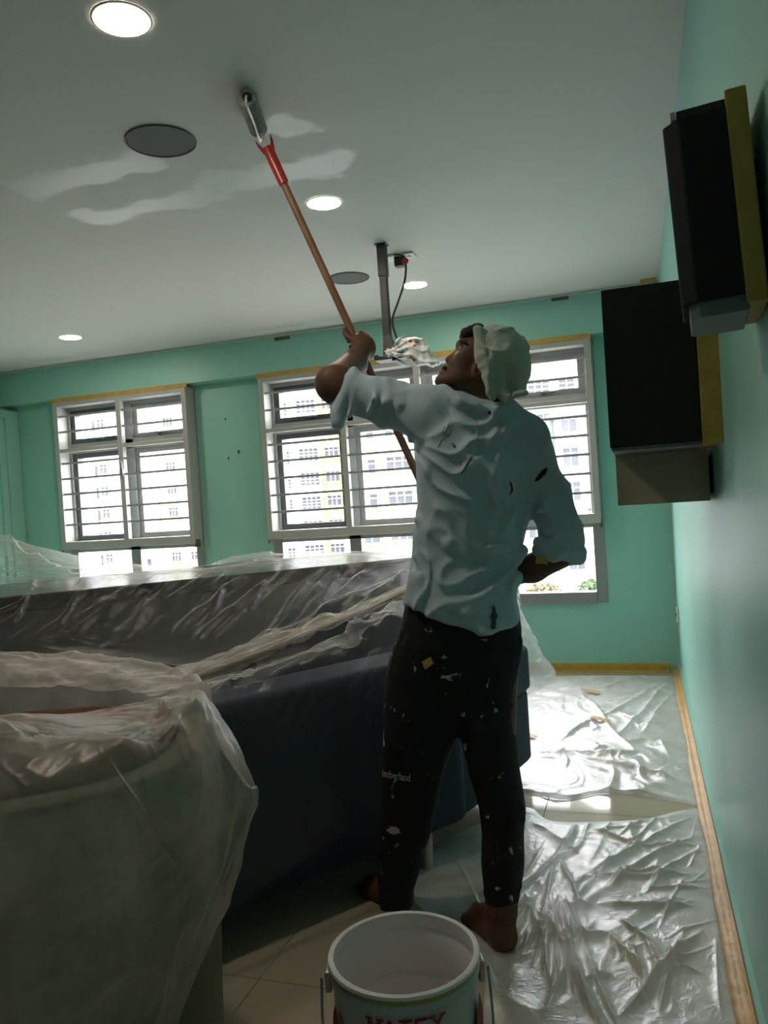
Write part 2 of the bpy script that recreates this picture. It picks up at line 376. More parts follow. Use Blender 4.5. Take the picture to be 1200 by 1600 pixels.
# ------------------------------------------------------------------ windows
def window(name, X, mulls, open_last=False):
    x0, x1 = X
    W = struct(empty(name, ((x0+x1)/2, BY, WZ0)))
    off = np.array(W.location)
    def part(pn, m, a, b, bev=.003, par=None):
        o = MB().box(np.array(a)-off, np.array(b)-off).build(pn, MATS[m], par if par else W, bevel=bev); return o
    cols = [x0]+mulls+[x1]
    # grille box standing on the wall face
    part('grille_stile', 'grille', (x0, GY, RZ), (x0+.042, BY, 2.187)); part('grille_stile', 'grille', (x1-.042, GY, RZ), (x1, BY, 2.187))
    part('grille_head', 'grille', (x0+.042, GY, 2.15), (x1-.042, BY, 2.187)); part('grille_rail', 'grille', (x0+.042, GY, RZ), (x1-.042, BY-.01, RZ+.062))
    for m in mulls: part('grille_mullion', 'grille', (m-.022, GY+.004, RZ+.062), (m+.022, GY+.05, 2.15))
    for a, b in zip(cols[:-1], cols[1:]):
        part('grille_transom', 'grille', (a+.03, GY+.004, 1.776), (b-.03, GY+.045, 1.806))
    zs = [2.072, 1.945, 1.688, 1.563, 1.438, 1.313, 1.188]
    for a, b in zip(cols[:-1], cols[1:]):
        for z in zs: part('grille_bar', 'bar', (a+.02, GY+.016, z-.0085), (b-.02, GY+.028, z+.0085), .002)
    # aluminium window frame in the opening
    fy0, fy1 = BY-.005, BY+.075
    part('frame_jamb', 'alu', (x0-.012, fy0, WZ0), (x0+.062, fy1, WZ1)); part('frame_jamb', 'alu', (x1-.062, fy0, WZ0), (x1+.012, fy1, WZ1))
    part('frame_head', 'alu', (x0+.062, fy0, WZ1-.07), (x1-.062, fy1, WZ1)); part('frame_sill', 'alu', (x0+.062, fy0-.012, WZ0-.006), (x1-.062, fy1, WZ0+.075))
    part('frame_transom', 'alu', (x0+.062, fy0, 1.77), (x1-.062, fy1, 1.85)); part('frame_transom', 'alu', (x0+.062, fy0, .955), (x1-.062, fy1, 1.05))
    for m in mulls: part('frame_mullion', 'alu', (m-.045, fy0, WZ0+.075), (m+.045, fy1, WZ1-.07))
    n = len(cols)-1
    for k in range(n):
        a = cols[k]+(.062 if k == 0 else .045); b = cols[k+1]-(.062 if k == n-1 else .045)
        for (z0, z1, low) in ((WZ0+.075, .955, 1), (1.05, 1.77, 0), (1.85, WZ1-.07, 0)):
            sw = 0 if low else .04
            if open_last and k == n-1 and z0 == 1.05: continue
            if sw:
                s = MB()
                for q in (((a, fy0+.02, z0), (a+sw, fy1+.01, z1)), ((b-sw, fy0+.02, z0), (b, fy1+.01, z1)), ((a+sw, fy0+.02, z0), (b-sw, fy1+.01, z0+sw)), ((a+sw, fy0+.02, z1-sw), (b-sw, fy1+.01, z1))):
                    s.box(np.array(q[0])-off, np.array(q[1])-off)
                sh = s.build('sash', MATS['alu_dark' if k == 0 else 'alu'], W)
                g = part('pane', 'glass', (a+sw, fy0+.045, z0+sw), (b-sw, fy0+.05, z1-sw), 0, sh)
                if z0 > 1.2:
                    c = (a+b)/2
                    h = MB().box(np.array((c-.03, fy0+.004, z0+.012))-off, np.array((c+.005, fy0+.02, z0+.03))-off).box(np.array((c, fy0-.006, z0+.022))-off, np.array((c+.07, fy0+.006, z0+.03))-off)
                    h.build('handle', MATS['alu_dark'], sh, bevel=.002)
            else:
                part('pane', 'glass', (a, fy0+.045, z0), (b, fy0+.05, z1), 0)
    if open_last:
        b = x1-.062; wd = x1-mulls[-1]-.11; z0, z1 = 1.05, 1.77
        s = MB()
        for q in (((-wd, 0, 0), (-wd+.045, .05, z1-z0)), ((-.045, 0, 0), (0, .05, z1-z0)), ((-wd+.045, 0, 0), (-.045, .05, .045)), ((-wd+.045, 0, z1-z0-.045), (-.045, .05, z1-z0))): s.box(*q)
        sh = s.build('open_sash', MATS['alu_dark'], W); sh.location = Vector((b, fy1+.01, z0))-Vector(off); sh.rotation_euler = (0, 0, -math.radians(52))
        MB().box((-wd+.045, .022, .045), (-.045, .027, z1-z0-.045)).build('pane', MATS['glass'], sh)
        st = MB().tube([(b-.02, fy1, z0+.02), (b-.2, fy1+.18, z0+.03)], .006, 6); st.v = [tuple(np.array(v)-off) for v in st.v]; st.build('stay', MATS['alu_dark'], W)
    if name == 'window_1':
        m = mulls[0]; st = MB().tube([np.array((m+.005, GY-.004, 1.66))-off, np.array((m+.012, GY-.012, 1.60))-off], .012, 8).box(np.array((m-.012, GY-.012, 1.55))-off, np.array((m+.02, GY+.004, 1.60))-off)
        st.build('padlock', MATS['steel'], W, bevel=.003)
    part('grille_foot', 'alu_dark', (x1-.008, GY+.01, RZ-.03), (x1+.004, BY-.05, RZ+.03)); part('grille_foot', 'alu_dark', (x0-.004, GY+.01, RZ-.03), (x0+.008, BY-.05, RZ+.03))
    return W
window('window_1', W1, [-3.87])
window('window_2', W2, [-1.985, -1.42, -.86], True)
for X, nm in ((W1, 'left'), (W2, 'right')):
    pl = bpy.data.lights.new('window_portal', 'AREA'); pl.shape = 'RECTANGLE'; pl.size = X[1]-X[0]; pl.size_y = WZ1-WZ0
    po = bpy.data.objects.new('window_portal', pl); COL.objects.link(po); po.location = ((X[0]+X[1])/2, BY+.2, (WZ0+WZ1)/2); po.rotation_euler = (-math.pi/2, 0, 0)
    pl.cycles.is_portal = True

# ------------------------------------------------------------------ door frame on the left wall
dr = struct(empty('door_1', (WL, 4.9, 0)))
def dpart(n, a, b, bev=.004): return MB().box(a, b).build(n, MATS['mint'], dr, bevel=bev)
dpart('architrave', (0, .36, 0), (.075, .50, 2.17)); dpart('architrave', (0, .30, 0), (.055, .36, 2.11)); dpart('jamb', (0, .24, 0), (.03, .30, 2.06))
dpart('lintel', (0, -.75, 2.11), (.075, .36, 2.17)); dpart('lintel', (0, -.75, 2.06), (.055, .30, 2.11))
dpart('architrave', (0, -.85, 0), (.075, -.75, 2.17)); dpart('door_leaf', (-.01, -.75, .01), (.012, .24, 2.06))

# ------------------------------------------------------------------ sheet and tape helpers
def catmull(P, n):
    P = np.asarray(P, float); m = len(P); t = np.linspace(0, m-1, n); i = np.minimum(t.astype(int), m-2); f = (t-i)[(...,)+(None,)*(P.ndim-1)]
    g = lambda k: P[np.clip(k, 0, m-1)]
    p0 = np.where((i == 0)[(...,)+(None,)*(P.ndim-1)], 2*g(i)-g(i+1), g(i-1)); p1 = g(i); p2 = g(i+1); p3 = np.where((i+2 > m-1)[(...,)+(None,)*(P.ndim-1)], 2*g(i+1)-g(i), g(i+2))
    return .5*((2*p1)+(p2-p0)*f+(2*p0-5*p1+4*p2-p3)*f**2+(3*p1-p0-3*p2+p3)*f**3)
def surf(rows, nu, nv):
    R = np.array([catmull(r, nu) for r in rows]); return catmull(R, nv)     # (nv, nu, 3)
def normals(G):
    du = np.gradient(G, axis=1); dv = np.gradient(G, axis=0); n = np.cross(du, dv); return n/(np.linalg.norm(n, axis=2, keepdims=True)+1e-9)
def gridmesh(name, G, m, parent=None, cut=None):
    nv, nu = G.shape[:2]; idx = np.arange(nv*nu).reshape(nv, nu)
    q = np.stack([idx[:-1, :-1], idx[:-1, 1:], idx[1:, 1:], idx[1:, :-1]], -1).reshape(-1, 4)
    if cut is not None: q = q[cut[:-1, :-1].ravel()]
    V = G.reshape(-1, 3); used = np.unique(q); mp = np.full(len(V), -1); mp[used] = np.arange(len(used)); q = mp[q]; V = V[used]
    me = bpy.data.meshes.new(name); me.vertices.add(len(V)); me.vertices.foreach_set('co', V.astype(np.float32).ravel())
    me.loops.add(q.size); me.loops.foreach_set('vertex_index', q.ravel().astype(np.int32)); me.polygons.add(len(q)); me.polygons.foreach_set('loop_start', (np.arange(len(q))*4).astype(np.int32))
    me.update(calc_edges=True); me.validate()
    return link(name, me, m, parent, True)

# masking tape
def tape_strip(name, mb, label, m='tape', group=None):
    return tag(mb.build(name, MATS[m], bevel=.0012, seg=1), label, 'tape', group)
tape_strip('masking_tape', MB().box((W1[0]-.02, GY-.003, 2.187), (W1[1]+.02, GY, BZ+.008)).box((W1[0]-.02, GY-.003, 2.184), (W1[1]+.02, GY+.1, 2.1875)), 'yellow masking tape along the top of the two-bay window')
tape_strip('masking_tape', MB().box((W2[0]-.012, GY-.003, 2.187), (W2[1]+.005, GY, BZ+.008)).box((W2[0]-.012, GY-.003, 2.184), (W2[1]+.005, GY+.1, 2.1875)), 'yellow masking tape along the top of the wide four-bay window')
tape_strip('masking_tape', MB().box((-1.4, BY-.075, .0), (WX-.062, BY-.012, .004)).box((-1.4, BY-.016, 0), (WX-.062, BY-.012, .048)), 'yellow masking tape along the floor edge below the window wall')
# right wall tape, a little wavy
ys = np.linspace(NY+.6, BY-.014, 90)
wv = .006*np.sin(ys*5.1)+.004*np.sin(ys*11.7+1)
prof = []
for y, d in zip(ys, wv): prof.append([(WX-.050+d*.6, y, .010), (WX-.034, y, .013), (WX-.016, y, .014), (WX-.0135, y, .040+d*.4)])
tp = gridmesh('masking_tape', np.array(prof), MATS['tape_tan']); sm = tp.modifiers.new('thick', 'SOLIDIFY'); sm.thickness = .0015; sm.offset = 1
tag(tp, 'tan masking tape running along the foot of the right-hand mint wall with the speakers', 'tape')
# scraps on the beam
p = aty(441, 529, GY); tape_strip('tape_scrap', MB().box((p[0]-.06, GY-.006, p[2]-.012), (p[0]+.06, GY-.001, p[2]+.012)), 'torn brown tape scrap stuck on the beam above the wide window', 'dirt')
p = atz(1012, 438, CZ); tape_strip('tape_scrap', MB().box((p[0]-.045, p[1]-.05, CZ-.006), (p[0]+.05, p[1]+.08, CZ-.001)).box((p[0]-.045, p[1]+.07, CZ-.03), (p[0]+.05, p[1]+.08, CZ-.001)), 'yellow tape patch on the ceiling beside the right wall')
p = aty(875, 467, GY); tag(MB().box((p[0]-.055, GY-.012, p[2]-.010), (p[0]+.055, GY-.001, p[2]+.010)).build('curtain_bracket', MATS['alu_dark'], bevel=.002), 'small dark bracket on the beam under the ceiling edge', 'bracket')

# ------------------------------------------------------------------ ceiling fittings
def downlight(x, y, label):
    e = empty('downlight', (x, y, CZ)); tag(e, label, 'light', 'recessed ceiling downlights')
    MB().lathe([(.069, -.001), (.070, -.0035), (.075, -.0025), (.0765, -.0005)], 40).build('ring', MATS['socket_white'], e, True)
    MB().lathe([(0, -.003), (.069, -.003), (.069, -.001), (0, -.001)], 40).build('diffuser', MATS['lamp'], e)
    return e
downlight(-1.178, 1.737, 'lit round downlight over the paint roller, first of the row of three')
downlight(-1.184, 3.105, 'lit round downlight in front of the hanging projector pole, second of the row')
downlight(-1.187, 4.527, 'lit round downlight beside the hanging projector cable, closest to the wide window')
downlight(-3.656, 4.531, 'lit round downlight on the ceiling in front of the two-bay window')
def cspeaker(x, y, r, label):
    e = empty('ceiling_speaker', (x, y, CZ)); tag(e, label, 'speaker', 'flush round ceiling speakers')
    MB().lathe([(0, -.004), (r*.94, -.004), (r*.955, -.002)], 48).build('grille_cloth', MATS['speaker_cloth'], e)
    MB().lathe([(r*.94, -.001), (r*.95, -.006), (r*.99, -.006), (r, -.0005)], 48).build('rim', MATS['speaker_cloth'], e, True)
cspeaker(-1.466, 2.341, .118, 'grey round ceiling speaker grille beside the wet paint strips')
cspeaker(-1.477, 4.188, .115, 'grey round ceiling speaker grille beside the hanging projector pole')

# projector mount, bag, plug, cable
pm = empty('projector_mount', (-1.135, 3.734, CZ)); tag(pm, 'black square steel projector pole hanging from the ceiling', 'projector mount')
MB().box((-.03, -.03, -.006), (.03, .03, 0)).build('ceiling_plate', MATS['black_plastic'], pm, bevel=.002)
MB().box((-.018, -.018, -.545), (.018, .018, -.006)).box((-.022, -.022, -.16), (.022, .022, -.006)).build('pole', MATS['black_plastic'], pm, bevel=.003)
MB().hexa([(-.02,-.03,-.56),(.05,-.03,-.56),(.05,.03,-.56),(-.02,.03,-.56),(-.018,-.018,-.45),(.018,-.018,-.45),(.018,.018,-.45),(-.018,.018,-.45)]).build('joint', MATS['black_plastic'], pm, bevel=.003)
MB().box((-.06, -.05, -.575), (.11, .05, -.560)).box((-.06, -.05, -.560), (-.04, .05, -.548)).box((.03, -.05, -.585), (.05, .12, -.575)).build('bracket_arm', MATS['black_plastic'], pm, bevel=.002)
# ceiling socket + plug + cable
so = empty('ceiling_socket', (-1.10, 3.95, CZ)); tag(so, 'white socket plate on the ceiling beside the projector pole', 'socket')
MB().box((-.075, -.045, -.012), (.075, .045, 0)).build('plate', MATS['socket_white'], so, bevel=.004)
MB().box((.035, -.012, -.016), (.055, .012, -.012)).build('switch', MATS['socket_white'], so, bevel=.001)
pc = empty('power_cord', (-1.10, 3.93, CZ-.02)); tag(pc, 'black plug and cable dangling from the ceiling down to the bagged projector', 'cord')
MB().box((-.028, -.025, -.045), (.028, .025, .008)).build('plug', MATS['cable'], pc, bevel=.008)
dcb = [at(616, 398, 3.98), at(628, 400, 3.95), at(634, 412, 3.93), at(632, 440, 3.91), at(622, 472, 3.9), at(613, 500, 3.9), at(619, 526, 3.9), at(624, 540, 3.9)]
cb = catmull(np.array(dcb)-np.array(pc.location), 50); MB().tube(cb, .0055, 8).build('cable', MATS['cable'], pc, True)
q = at(633, 408, 3.93)-np.array(pc.location); tg = MB().lathe([(0, -.004), (.017, -.004), (.017, .004), (0, .004)], 16).build('cable_tag', MATS['print_red'], pc); tg.location = q; tg.rotation_euler = (1.2, .3, 0)

# ------------------------------------------------------------------ speakers on the right wall
def chamfer_box(x0, x1, y0, y1, z0, z1, cf):
    return MB().prism([(x0+cf, y0), (x1, y0), (x1, y1), (x0+cf, y1), (x0, y1-cf), (x0, y0+cf)], z0, z1)
sp = empty('wall_speaker', (WX, 1.95, 1.31)); tag(sp, 'large black wall speaker with a taped back edge above the brown speaker', 'speaker')
MB().box((-.25, 0, .0), (-.045, .30, .375)).build('cabinet', MATS['black_cloth'], sp, bevel=.003)
MB().box((-.246, .004, -.008), (-.045, .296, .0)).build('base_panel', MATS['grey_plastic'], sp)
MB().box((-.045, -.002, -.006), (0, .302, .379)).build('tape_edge', MATS['tape'], sp, bevel=.002)
sb = empty('wall_speaker', (WX, 2.24, 1.165)); tag(sb, 'brown wooden wall speaker hanging lower behind the large black one', 'speaker')
MB().box((-.247, 0, 0), (-.012, .32, .152)).build('cabinet', MATS['brown_box'], sb, bevel=.002)
MB().box((-.012, .04, .02), (0, .26, .12)).build('bracket', MATS['black_plastic'], sb)
sn = empty('wall_speaker', (WX, 1.2, 1.455)); tag(sn, 'black wall speaker with chamfered corners, grey underside and yellow taped back edge', 'speaker')
sn.rotation_euler = (0, math.radians(-2.6), math.radians(-4))
c = chamfer_box(-.118, -.026, 0, .17, .022, .285, .022); c.build('cabinet', MATS['black_cloth'], sn, bevel=.004)
MB().prism([(-.094, .006), (-.030, .006), (-.030, .165), (-.098, .165), (-.108, .15), (-.108, .02)], 0, .024).build('base_panel', MATS['grey_plastic'], sn, bevel=.002)
MB().prism([(-.098, .006), (-.030, .006), (-.030, .165), (-.098, .165)], .285, .297).build('top_panel', MATS['dark_brown'], sn, bevel=.002)
MB().box((-.106, .004, .285), (-.099, .02, .296)).build('paper_tab', MATS['paper_label'], sn)
MB().box((-.034, -.003, .008), (-.006, .174, .305)).build('tape_edge', MATS['tape'], sn, bevel=.003)
MB().box((-.012, .05, .08), (.001, .12, .22)).build('bracket', MATS['black_plastic'], sn)

ws = empty('wall_socket', (WX, 5.16, .40)); tag(ws, 'white socket plate low on the right wall near the corner', 'socket')
MB().box((-.012, -.045, -.045), (0, .045, .045)).build('plate', MATS['socket_white'], ws, bevel=.004)
MB().box((-.016, -.008, -.012), (-.012, .008, .012)).build('switch', MATS['cable'], ws, bevel=.001)

# ------------------------------------------------------------------ buildings outside
NH = np.array([-math.sin(YAW), math.cos(YAW), 0]); RH = np.array([math.cos(YAW), math.sin(YAW), 0])
def bpt(px, py, D):
    q = ray(px, py); P = CAM+q*(D/(q@NH)); return float(P@RH), float(P[2])
GZ = -14.0
struct(MB().box((-160, BY+6, GZ-.5), (120, 190, GZ)).build('ground', MATS['ground_out']))
_wm = {}
def bwindow(parent, s, z, wd, ht, nc, nr, top=.3):
    """one window: white frame with bars, dark panes behind"""
    key = (round(wd, 2), round(ht, 2), nc, nr)
    if key not in _wm:
        fr = MB(); gl = MB(); t = .07
        fr.box((-wd/2-t, -.06, -ht/2-t), (wd/2+t, .0, -ht/2)); fr.box((-wd/2-t, -.06, ht/2), (wd/2+t, 0, ht/2+t))
        fr.box((-wd/2-t, -.06, -ht/2), (-wd/2, 0, ht/2)); fr.box((wd/2, -.06, -ht/2), (wd/2+t, 0, ht/2))
        zc = [-ht/2+ht*i/nr for i in range(nr+1)] if nr != 2 else [-ht/2, ht/2-ht*top, ht/2]
        for i in range(1, nc): x = -wd/2+wd*i/nc; fr.box((x-.045, -.05, -ht/2), (x+.045, 0, ht/2))
        for z_ in zc[1:-1]: fr.box((-wd/2, -.05, z_-.045), (wd/2, 0, z_+.045))
        fr.box((-wd/2-.2, -.22, -ht/2-t-.10), (wd/2+.2, 0, -ht/2-t)); fr.box((-wd/2-.2, -.28, ht/2+t), (wd/2+.2, 0, ht/2+t+.09))
        gl.box((-wd/2, -.02, -ht/2), (wd/2, -.005, ht/2))
        f = fr.build('window', MATS['bw_frame'], parent); g = gl.build('pane', MATS['bw_glass'], f); _wm[key] = (f.data, g.data)
    else:
        f = bpy.data.objects.new('window', _wm[key][0]); COL.objects.link(f); f.parent = parent
        g = bpy.data.objects.new('pane', _wm[key][1]); COL.objects.link(g); g.parent = f
    f.location = (s, -.2, z)
    return f
def block(name, label, D, pxl, pxr, pyref, top, depth, m):
    """building whose facade stands D metres out, facing the room; local x along the facade, z world height"""
    O = CAM+NH*D; e = empty(name, (O[0], O[1], 0), YAW); tag(e, label, 'building')
    s0 = bpt(pxl, pyref, D)[0]; s1 = bpt(pxr, pyref, D)[0]
    MB().box((s0, .0, GZ), (s1, depth, top)).build('facade', MATS[m], e)
    MB().box((s0-.3, -.3, top), (s1+.3, depth+.3, top+.6)).build('parapet', MATS['bw_white'], e)
    return e
def panel(e, n, m, s0, s1, z0, z1, t=.08): return MB().box((s0, -t, z0), (s1, .01, z1)).build(n, MATS[m], e)
ST = 2.85
# near block, right half of the view
D = 65.0
A = block('apartment_block', 'lime and white apartment block with broad windows beyond the wide window', D, 533, 1010, 730, 19, 12, 'bw_lav')
zA = bpt(570, 730, D)[1]
sx = lambda px, py=730, D_=None: bpt(px, py, D_ or D)[0]
rowsA = range(-3, 5)
zlo, zhi = zA-4*ST, zA+4.6*ST
panel(A, 'lime_panel', 'bw_lime', sx(540), sx(590), zlo, zhi, .05)
panel(A, 'pilaster', 'bw_white', sx(592), sx(599), zlo, zhi, .35); panel(A, 'pilaster', 'bw_white', sx(533), sx(539.5), zlo, zhi, .3)
panel(A, 'white_wall', 'bw_white', sx(790, 660), sx(908, 660), zlo, zhi, .12)
panel(A, 'lime_panel', 'bw_cream', sx(911, 660), sx(924, 660), zlo, zhi, .18)
panel(A, 'cream_wall', 'bw_cream', sx(600), sx(700), zA+2.35*ST, zhi, .14)
panel(A, 'pilaster', 'bw_white', sx(690), sx(698), zlo, zhi, .25)
for k in rowsA:
    z = zA+k*ST
    bwindow(A, sx(568), z, 1.95, 1.15, 3, 2)
    bwindow(A, sx(623), z+.1, 1.95, 1.15, 3, 2); bwindow(A, sx(672), z+.1, 1.95, 1.15, 3, 2); bwindow(A, sx(730), z+.1, 1.95, 1.15, 3, 2)
    for p0, p1 in ((552.5, 558), (577, 583)): panel(A, 'pilaster', 'bw_white', sx(p0), sx(p1), z-ST+.75, z-.72, .09)
    for p0, p1 in ((607, 613), (632, 638)): panel(A, 'lime_strip', 'bw_lime', sx(p0), sx(p1), z-ST+.8, z-.65, .04)
    panel(A, 'ledge', 'bw_white', sx(540), sx(690), z-1.72, z-1.69, .10)
    z2 = zA+k*ST-.25
    bwindow(A, sx(838, 660), z2, 2.35, 1.6, 4, 4 if k > 1 else 2); bwindow(A, sx(887.5, 660), z2, 1.25, 1.5, 2, 4 if k > 1 else 2)
    bwindow(A, sx(790, 660), z2, 1.25, 1.5, 2, 2)
    panel(A, 'ledge', 'bw_white', sx(780, 660), sx(908, 660), z2-1.35, z2-1.32, .16); panel(A, 'ledge', 'bw_white', sx(780, 660), sx(908, 660), z2+1.12, z2+1.15, .16)
# further block seen through the left bay of the wide window
D = 93.0
B = block('apartment_block', 'white apartment block with gridded windows and one lime strip, left of the lime block', D, 385, 548, 712, 24, 12, 'bw_white')
zB = bpt(482, 711, D)[1]
panel(B, 'lime_panel', 'bw_lime', sx(500, 711, D), sx(545, 711, D), zB-7*ST, zB+5*ST, .06)
panel(B, 'pilaster', 'bw_white', sx(511, 711, D), sx(515, 711, D), zB-7*ST, zB+5*ST, .1); panel(B, 'pilaster', 'bw_white', sx(497, 711, D), sx(501, 711, D), zB-7*ST, zB+5*ST, .4)
for k in range(-5, 5):
    z = zB+k*ST
    bwindow(B, sx(443.5, 711, D), z-.2, 1.35, 1.5, 3, 4); bwindow(B, sx(482.5, 711, D), z, 2.2, 1.45, 4, 4); bwindow(B, sx(518, 708, D), z+.15, 1.6, 1.15, 3, 2); bwindow(B, sx(405, 711, D), z-.2, 1.35, 1.5, 3, 4)
    panel(B, 'ledge', 'bw_lav', sx(386, 711, D), sx(497, 711, D), z-1.3, z-1.22, .12)
# block with balconies seen through the left window
D = 100.0
Cb = block('apartment_block', 'pale apartment block with balconies and lime window strips beyond the two-bay window', D, 40, 330, 740, 26, 14, 'bw_white')
zC = bpt(268, 730, D)[1]
sC = lambda px: bpt(px, 740, D)[0]
panel(Cb, 'blank_wall', 'bw_lav', sC(60), sC(150), GZ, zC+8*ST, .3)
panel(Cb, 'cream_strip', 'bw_cream', sC(153), sC(170), zC-6*ST, zC+7*ST, .12)
panel(Cb, 'lime_panel', 'bw_cream', sC(256), sC(278), zC-6*ST, zC+7*ST, .1); panel(Cb, 'lime_panel', 'bw_cream', sC(290), sC(300), zC-6*ST, zC+7*ST, .1)
for k in range(-5, 6):
    z = zC+k*ST
    bwindow(Cb, sC(163), z+.3, .8, 1.1, 2, 2); bwindow(Cb, sC(268), z, 1.1, 1.1, 3, 2); bwindow(Cb, sC(296), z, .8, 1.0, 2, 2)
    panel(Cb, 'lime_panel', 'bw_lime', sC(261), sC(266.5), z-1.85, z-.85, .16); panel(Cb, 'lime_panel', 'bw_lime', sC(269), sC(275), z-1.85, z-.85, .16)
    panel(Cb, 'lime_panel', 'bw_lime', sC(158), sC(167), z-1.35, z-.55, .18)
    panel(Cb, 'balcony_side', 'bw_white', sC(232), sC(233.5), z-.8, z+1.0, 1.1); panel(Cb, 'balcony_side', 'bw_white', sC(246.5), sC(248), z-.8, z+1.0, 1.1); panel(Cb, 'balcony_slab', 'bw_white', sC(232), sC(248), z+.95, z+1.05, 1.1); panel(Cb, 'balcony_front', 'bw_white', sC(232), sC(248), z-1.8, z-.8, 1.1)
    panel(Cb, 'stair_slot_shade', 'bw_glass', sC(151), sC(153), z-.5, z+.8, .32)  # flat dark strip in the pane colour, painted for a stair slot's shade
    bwindow(Cb, sC(224), z-.5, .7, .9, 1, 1)
    panel(Cb, 'sunshade', 'bw_white', sC(219), sC(231), z+.15, z+.3, .7)
# two tree tops below the wide window
def tree(px, py, D, rx, rz, m, label):
    q = ray(px, py); P = CAM+q*(D/(q@NH)); e = empty('tree', (P[0], P[1], GZ)); tag(e, label, 'tree')
    hgt = P[2]-GZ
    MB().tube([(0, 0, 0), (.1, 0, hgt*.5), (0, .1, hgt-rz*.3)], [.22, .16, .08], 8).build('trunk', MATS['bark'], e)
    V = []; Fc = []
    for i in range(900):
        d = rng.normal(size=3); d /= np.linalg.norm(d); rr = rng.random()**.4
        c = np.array([d[0]*rx*rr, d[1]*rx*rr, hgt-rz*.4+d[2]*rz*rr]); a = rng.normal(size=3); a /= np.linalg.norm(a); b = np.cross(a, rng.normal(size=3)); b /= np.linalg.norm(b)
        L_, W_ = .17, .07; k = len(V); V += [c-a*L_, c+b*W_, c+a*L_, c-b*W_]; Fc.append((k, k+1, k+2, k+3))
    o = link('foliage', pymesh('foliage', V, Fc), MATS[m], e); o['kind'] = 'stuff'
tree(926, 924, 38, .9, 1.1, 'leaf_green', 'green leafy tree top below the right end of the wide window')
tree(846, 926, 40, 1.2, .75, 'leaf_rust', 'rusty flowering tree top below the wide window beside the painter')

# ------------------------------------------------------------------ furniture under the sheets
# dark counter standing diagonally behind the sofa
cA = np.array([-2.36, 2.44]); cB = np.array([-1.02, 3.60]); cd = (cB-cA)/np.linalg.norm(cB-cA); cn = np.array([-cd[1], cd[0]])
ang = math.atan2(cd[1], cd[0]); Lc = 2.75
cn0 = cB-cd*Lc
cs = empty('counter', (cn0[0], cn0[1], 0), ang); tag(cs, 'long dark counter with a black slab top under the clear plastic sheet', 'counter')
MB().box((-.03, -.03, .885), (Lc+.03, .72, .945)).build('top_slab', MATS['black_top'], cs, bevel=.006)
MB().box((0, .03, .08), (Lc, .68, .885)).build('carcass', MATS['black_top'], cs, bevel=.003)
MB().box((0, .008, .09), (Lc, .03, .878)).build('front_panel', MATS['console_front'], cs, bevel=.002)
MB().box((.05, .08, 0), (Lc-.05, .6, .08)).build('plinth', MATS['black_plastic'], cs)

# navy sofa, back towards the painter
def rounded(poly, r, n=5):
    out = []; m = len(poly)
    for i in range(m):
        p, a, b = [np.array(poly[k % m], float) for k in (i, i-1, i+1)]
        u = (a-p)/np.linalg.norm(a-p); v = (b-p)/np.linalg.norm(b-p); rr = min(r[i] if hasattr(r, '__len__') else r, np.linalg.norm(a-p)*.45, np.linalg.norm(b-p)*.45)
        for k in range(n+1):
            t = k/n; out.append(tuple((1-t)**2*(p+u*rr)+2*t*(1-t)*p+t*t*(p+v*rr)))
    return out
so = empty('sofa', (-1.1, 2.6, 0)); tag(so, 'navy blue fabric sofa on short metal legs under the clear sheet', 'sofa')
o2 = np.array([-1.1, 2.6])
P1 = np.array([-1.22, 1.72]); P2 = np.array([-.60, 2.585]); P3 = np.array([-.455, 3.32]); n1 = np.array([-.813, .583])
base = [P1+n1*.03-o2, P2+n1*.03-o2, P3-o2, np.array([-1.02, 3.32])-o2, np.array([-1.48, 2.55])-o2, P1+n1*.42-o2]
MB().prism(rounded(base, [.05, .12, .14, .05, .05, .05]), .125, .40).build('base', MATS['navy'], so, smooth=True, bevel=.012)
bk = [P1-o2, P2-o2, P2+n1*.16+np.array([.0, .1])-o2, P1+n1*.17-o2]
MB().prism(rounded(bk, .06), .125, .70).build('backrest', MATS['navy'], so, smooth=True, bevel=.03, seg=3)
ar = [P2+np.array([.002, .02])-o2, P3-o2, np.array([-.74, 3.31])-o2, np.array([-.80, 2.72])-o2]
arm = MB().prism(rounded(ar, [.03, .10, .08, .03]), .40, .585).build('arm', MATS['navy'], so, smooth=True, bevel=.03, seg=3)
MB().tube([(P3[0]-o2[0]-.055, 3.315-2.6, .14), (P3[0]-o2[0]-.06, 3.318-2.6, .38), (P3[0]-o2[0]-.05, 3.30-2.6, .57)], .006, 6).build('piping', MATS['piping'], arm)
for q in ((-1.28, 2.42), (-1.10, 2.10)): pass
sc_ = [P1+n1*.18-o2, P2+n1*.2-o2, np.array([-.82, 2.75])-o2, np.array([-.80, 3.26])-o2, np.array([-1.03, 3.28])-o2, np.array([-1.46, 2.55])-o2, P1+n1*.40-o2]
MB().prism(rounded(sc_, .03), .40, .47).build('seat_cushion', MATS['navy'], so, smooth=True, bevel=.02, seg=3)
for q in ((-.725, 2.455), (-1.22, 1.80), (-.60, 3.20), (-1.40, 2.5)):
    MB().lathe([(0, .127), (.022, .127), (.018, 0), (0, 0)], 16, (q[0]-o2[0], q[1]-o2[1], 0)).build('leg', MATS['steel'], so, True)

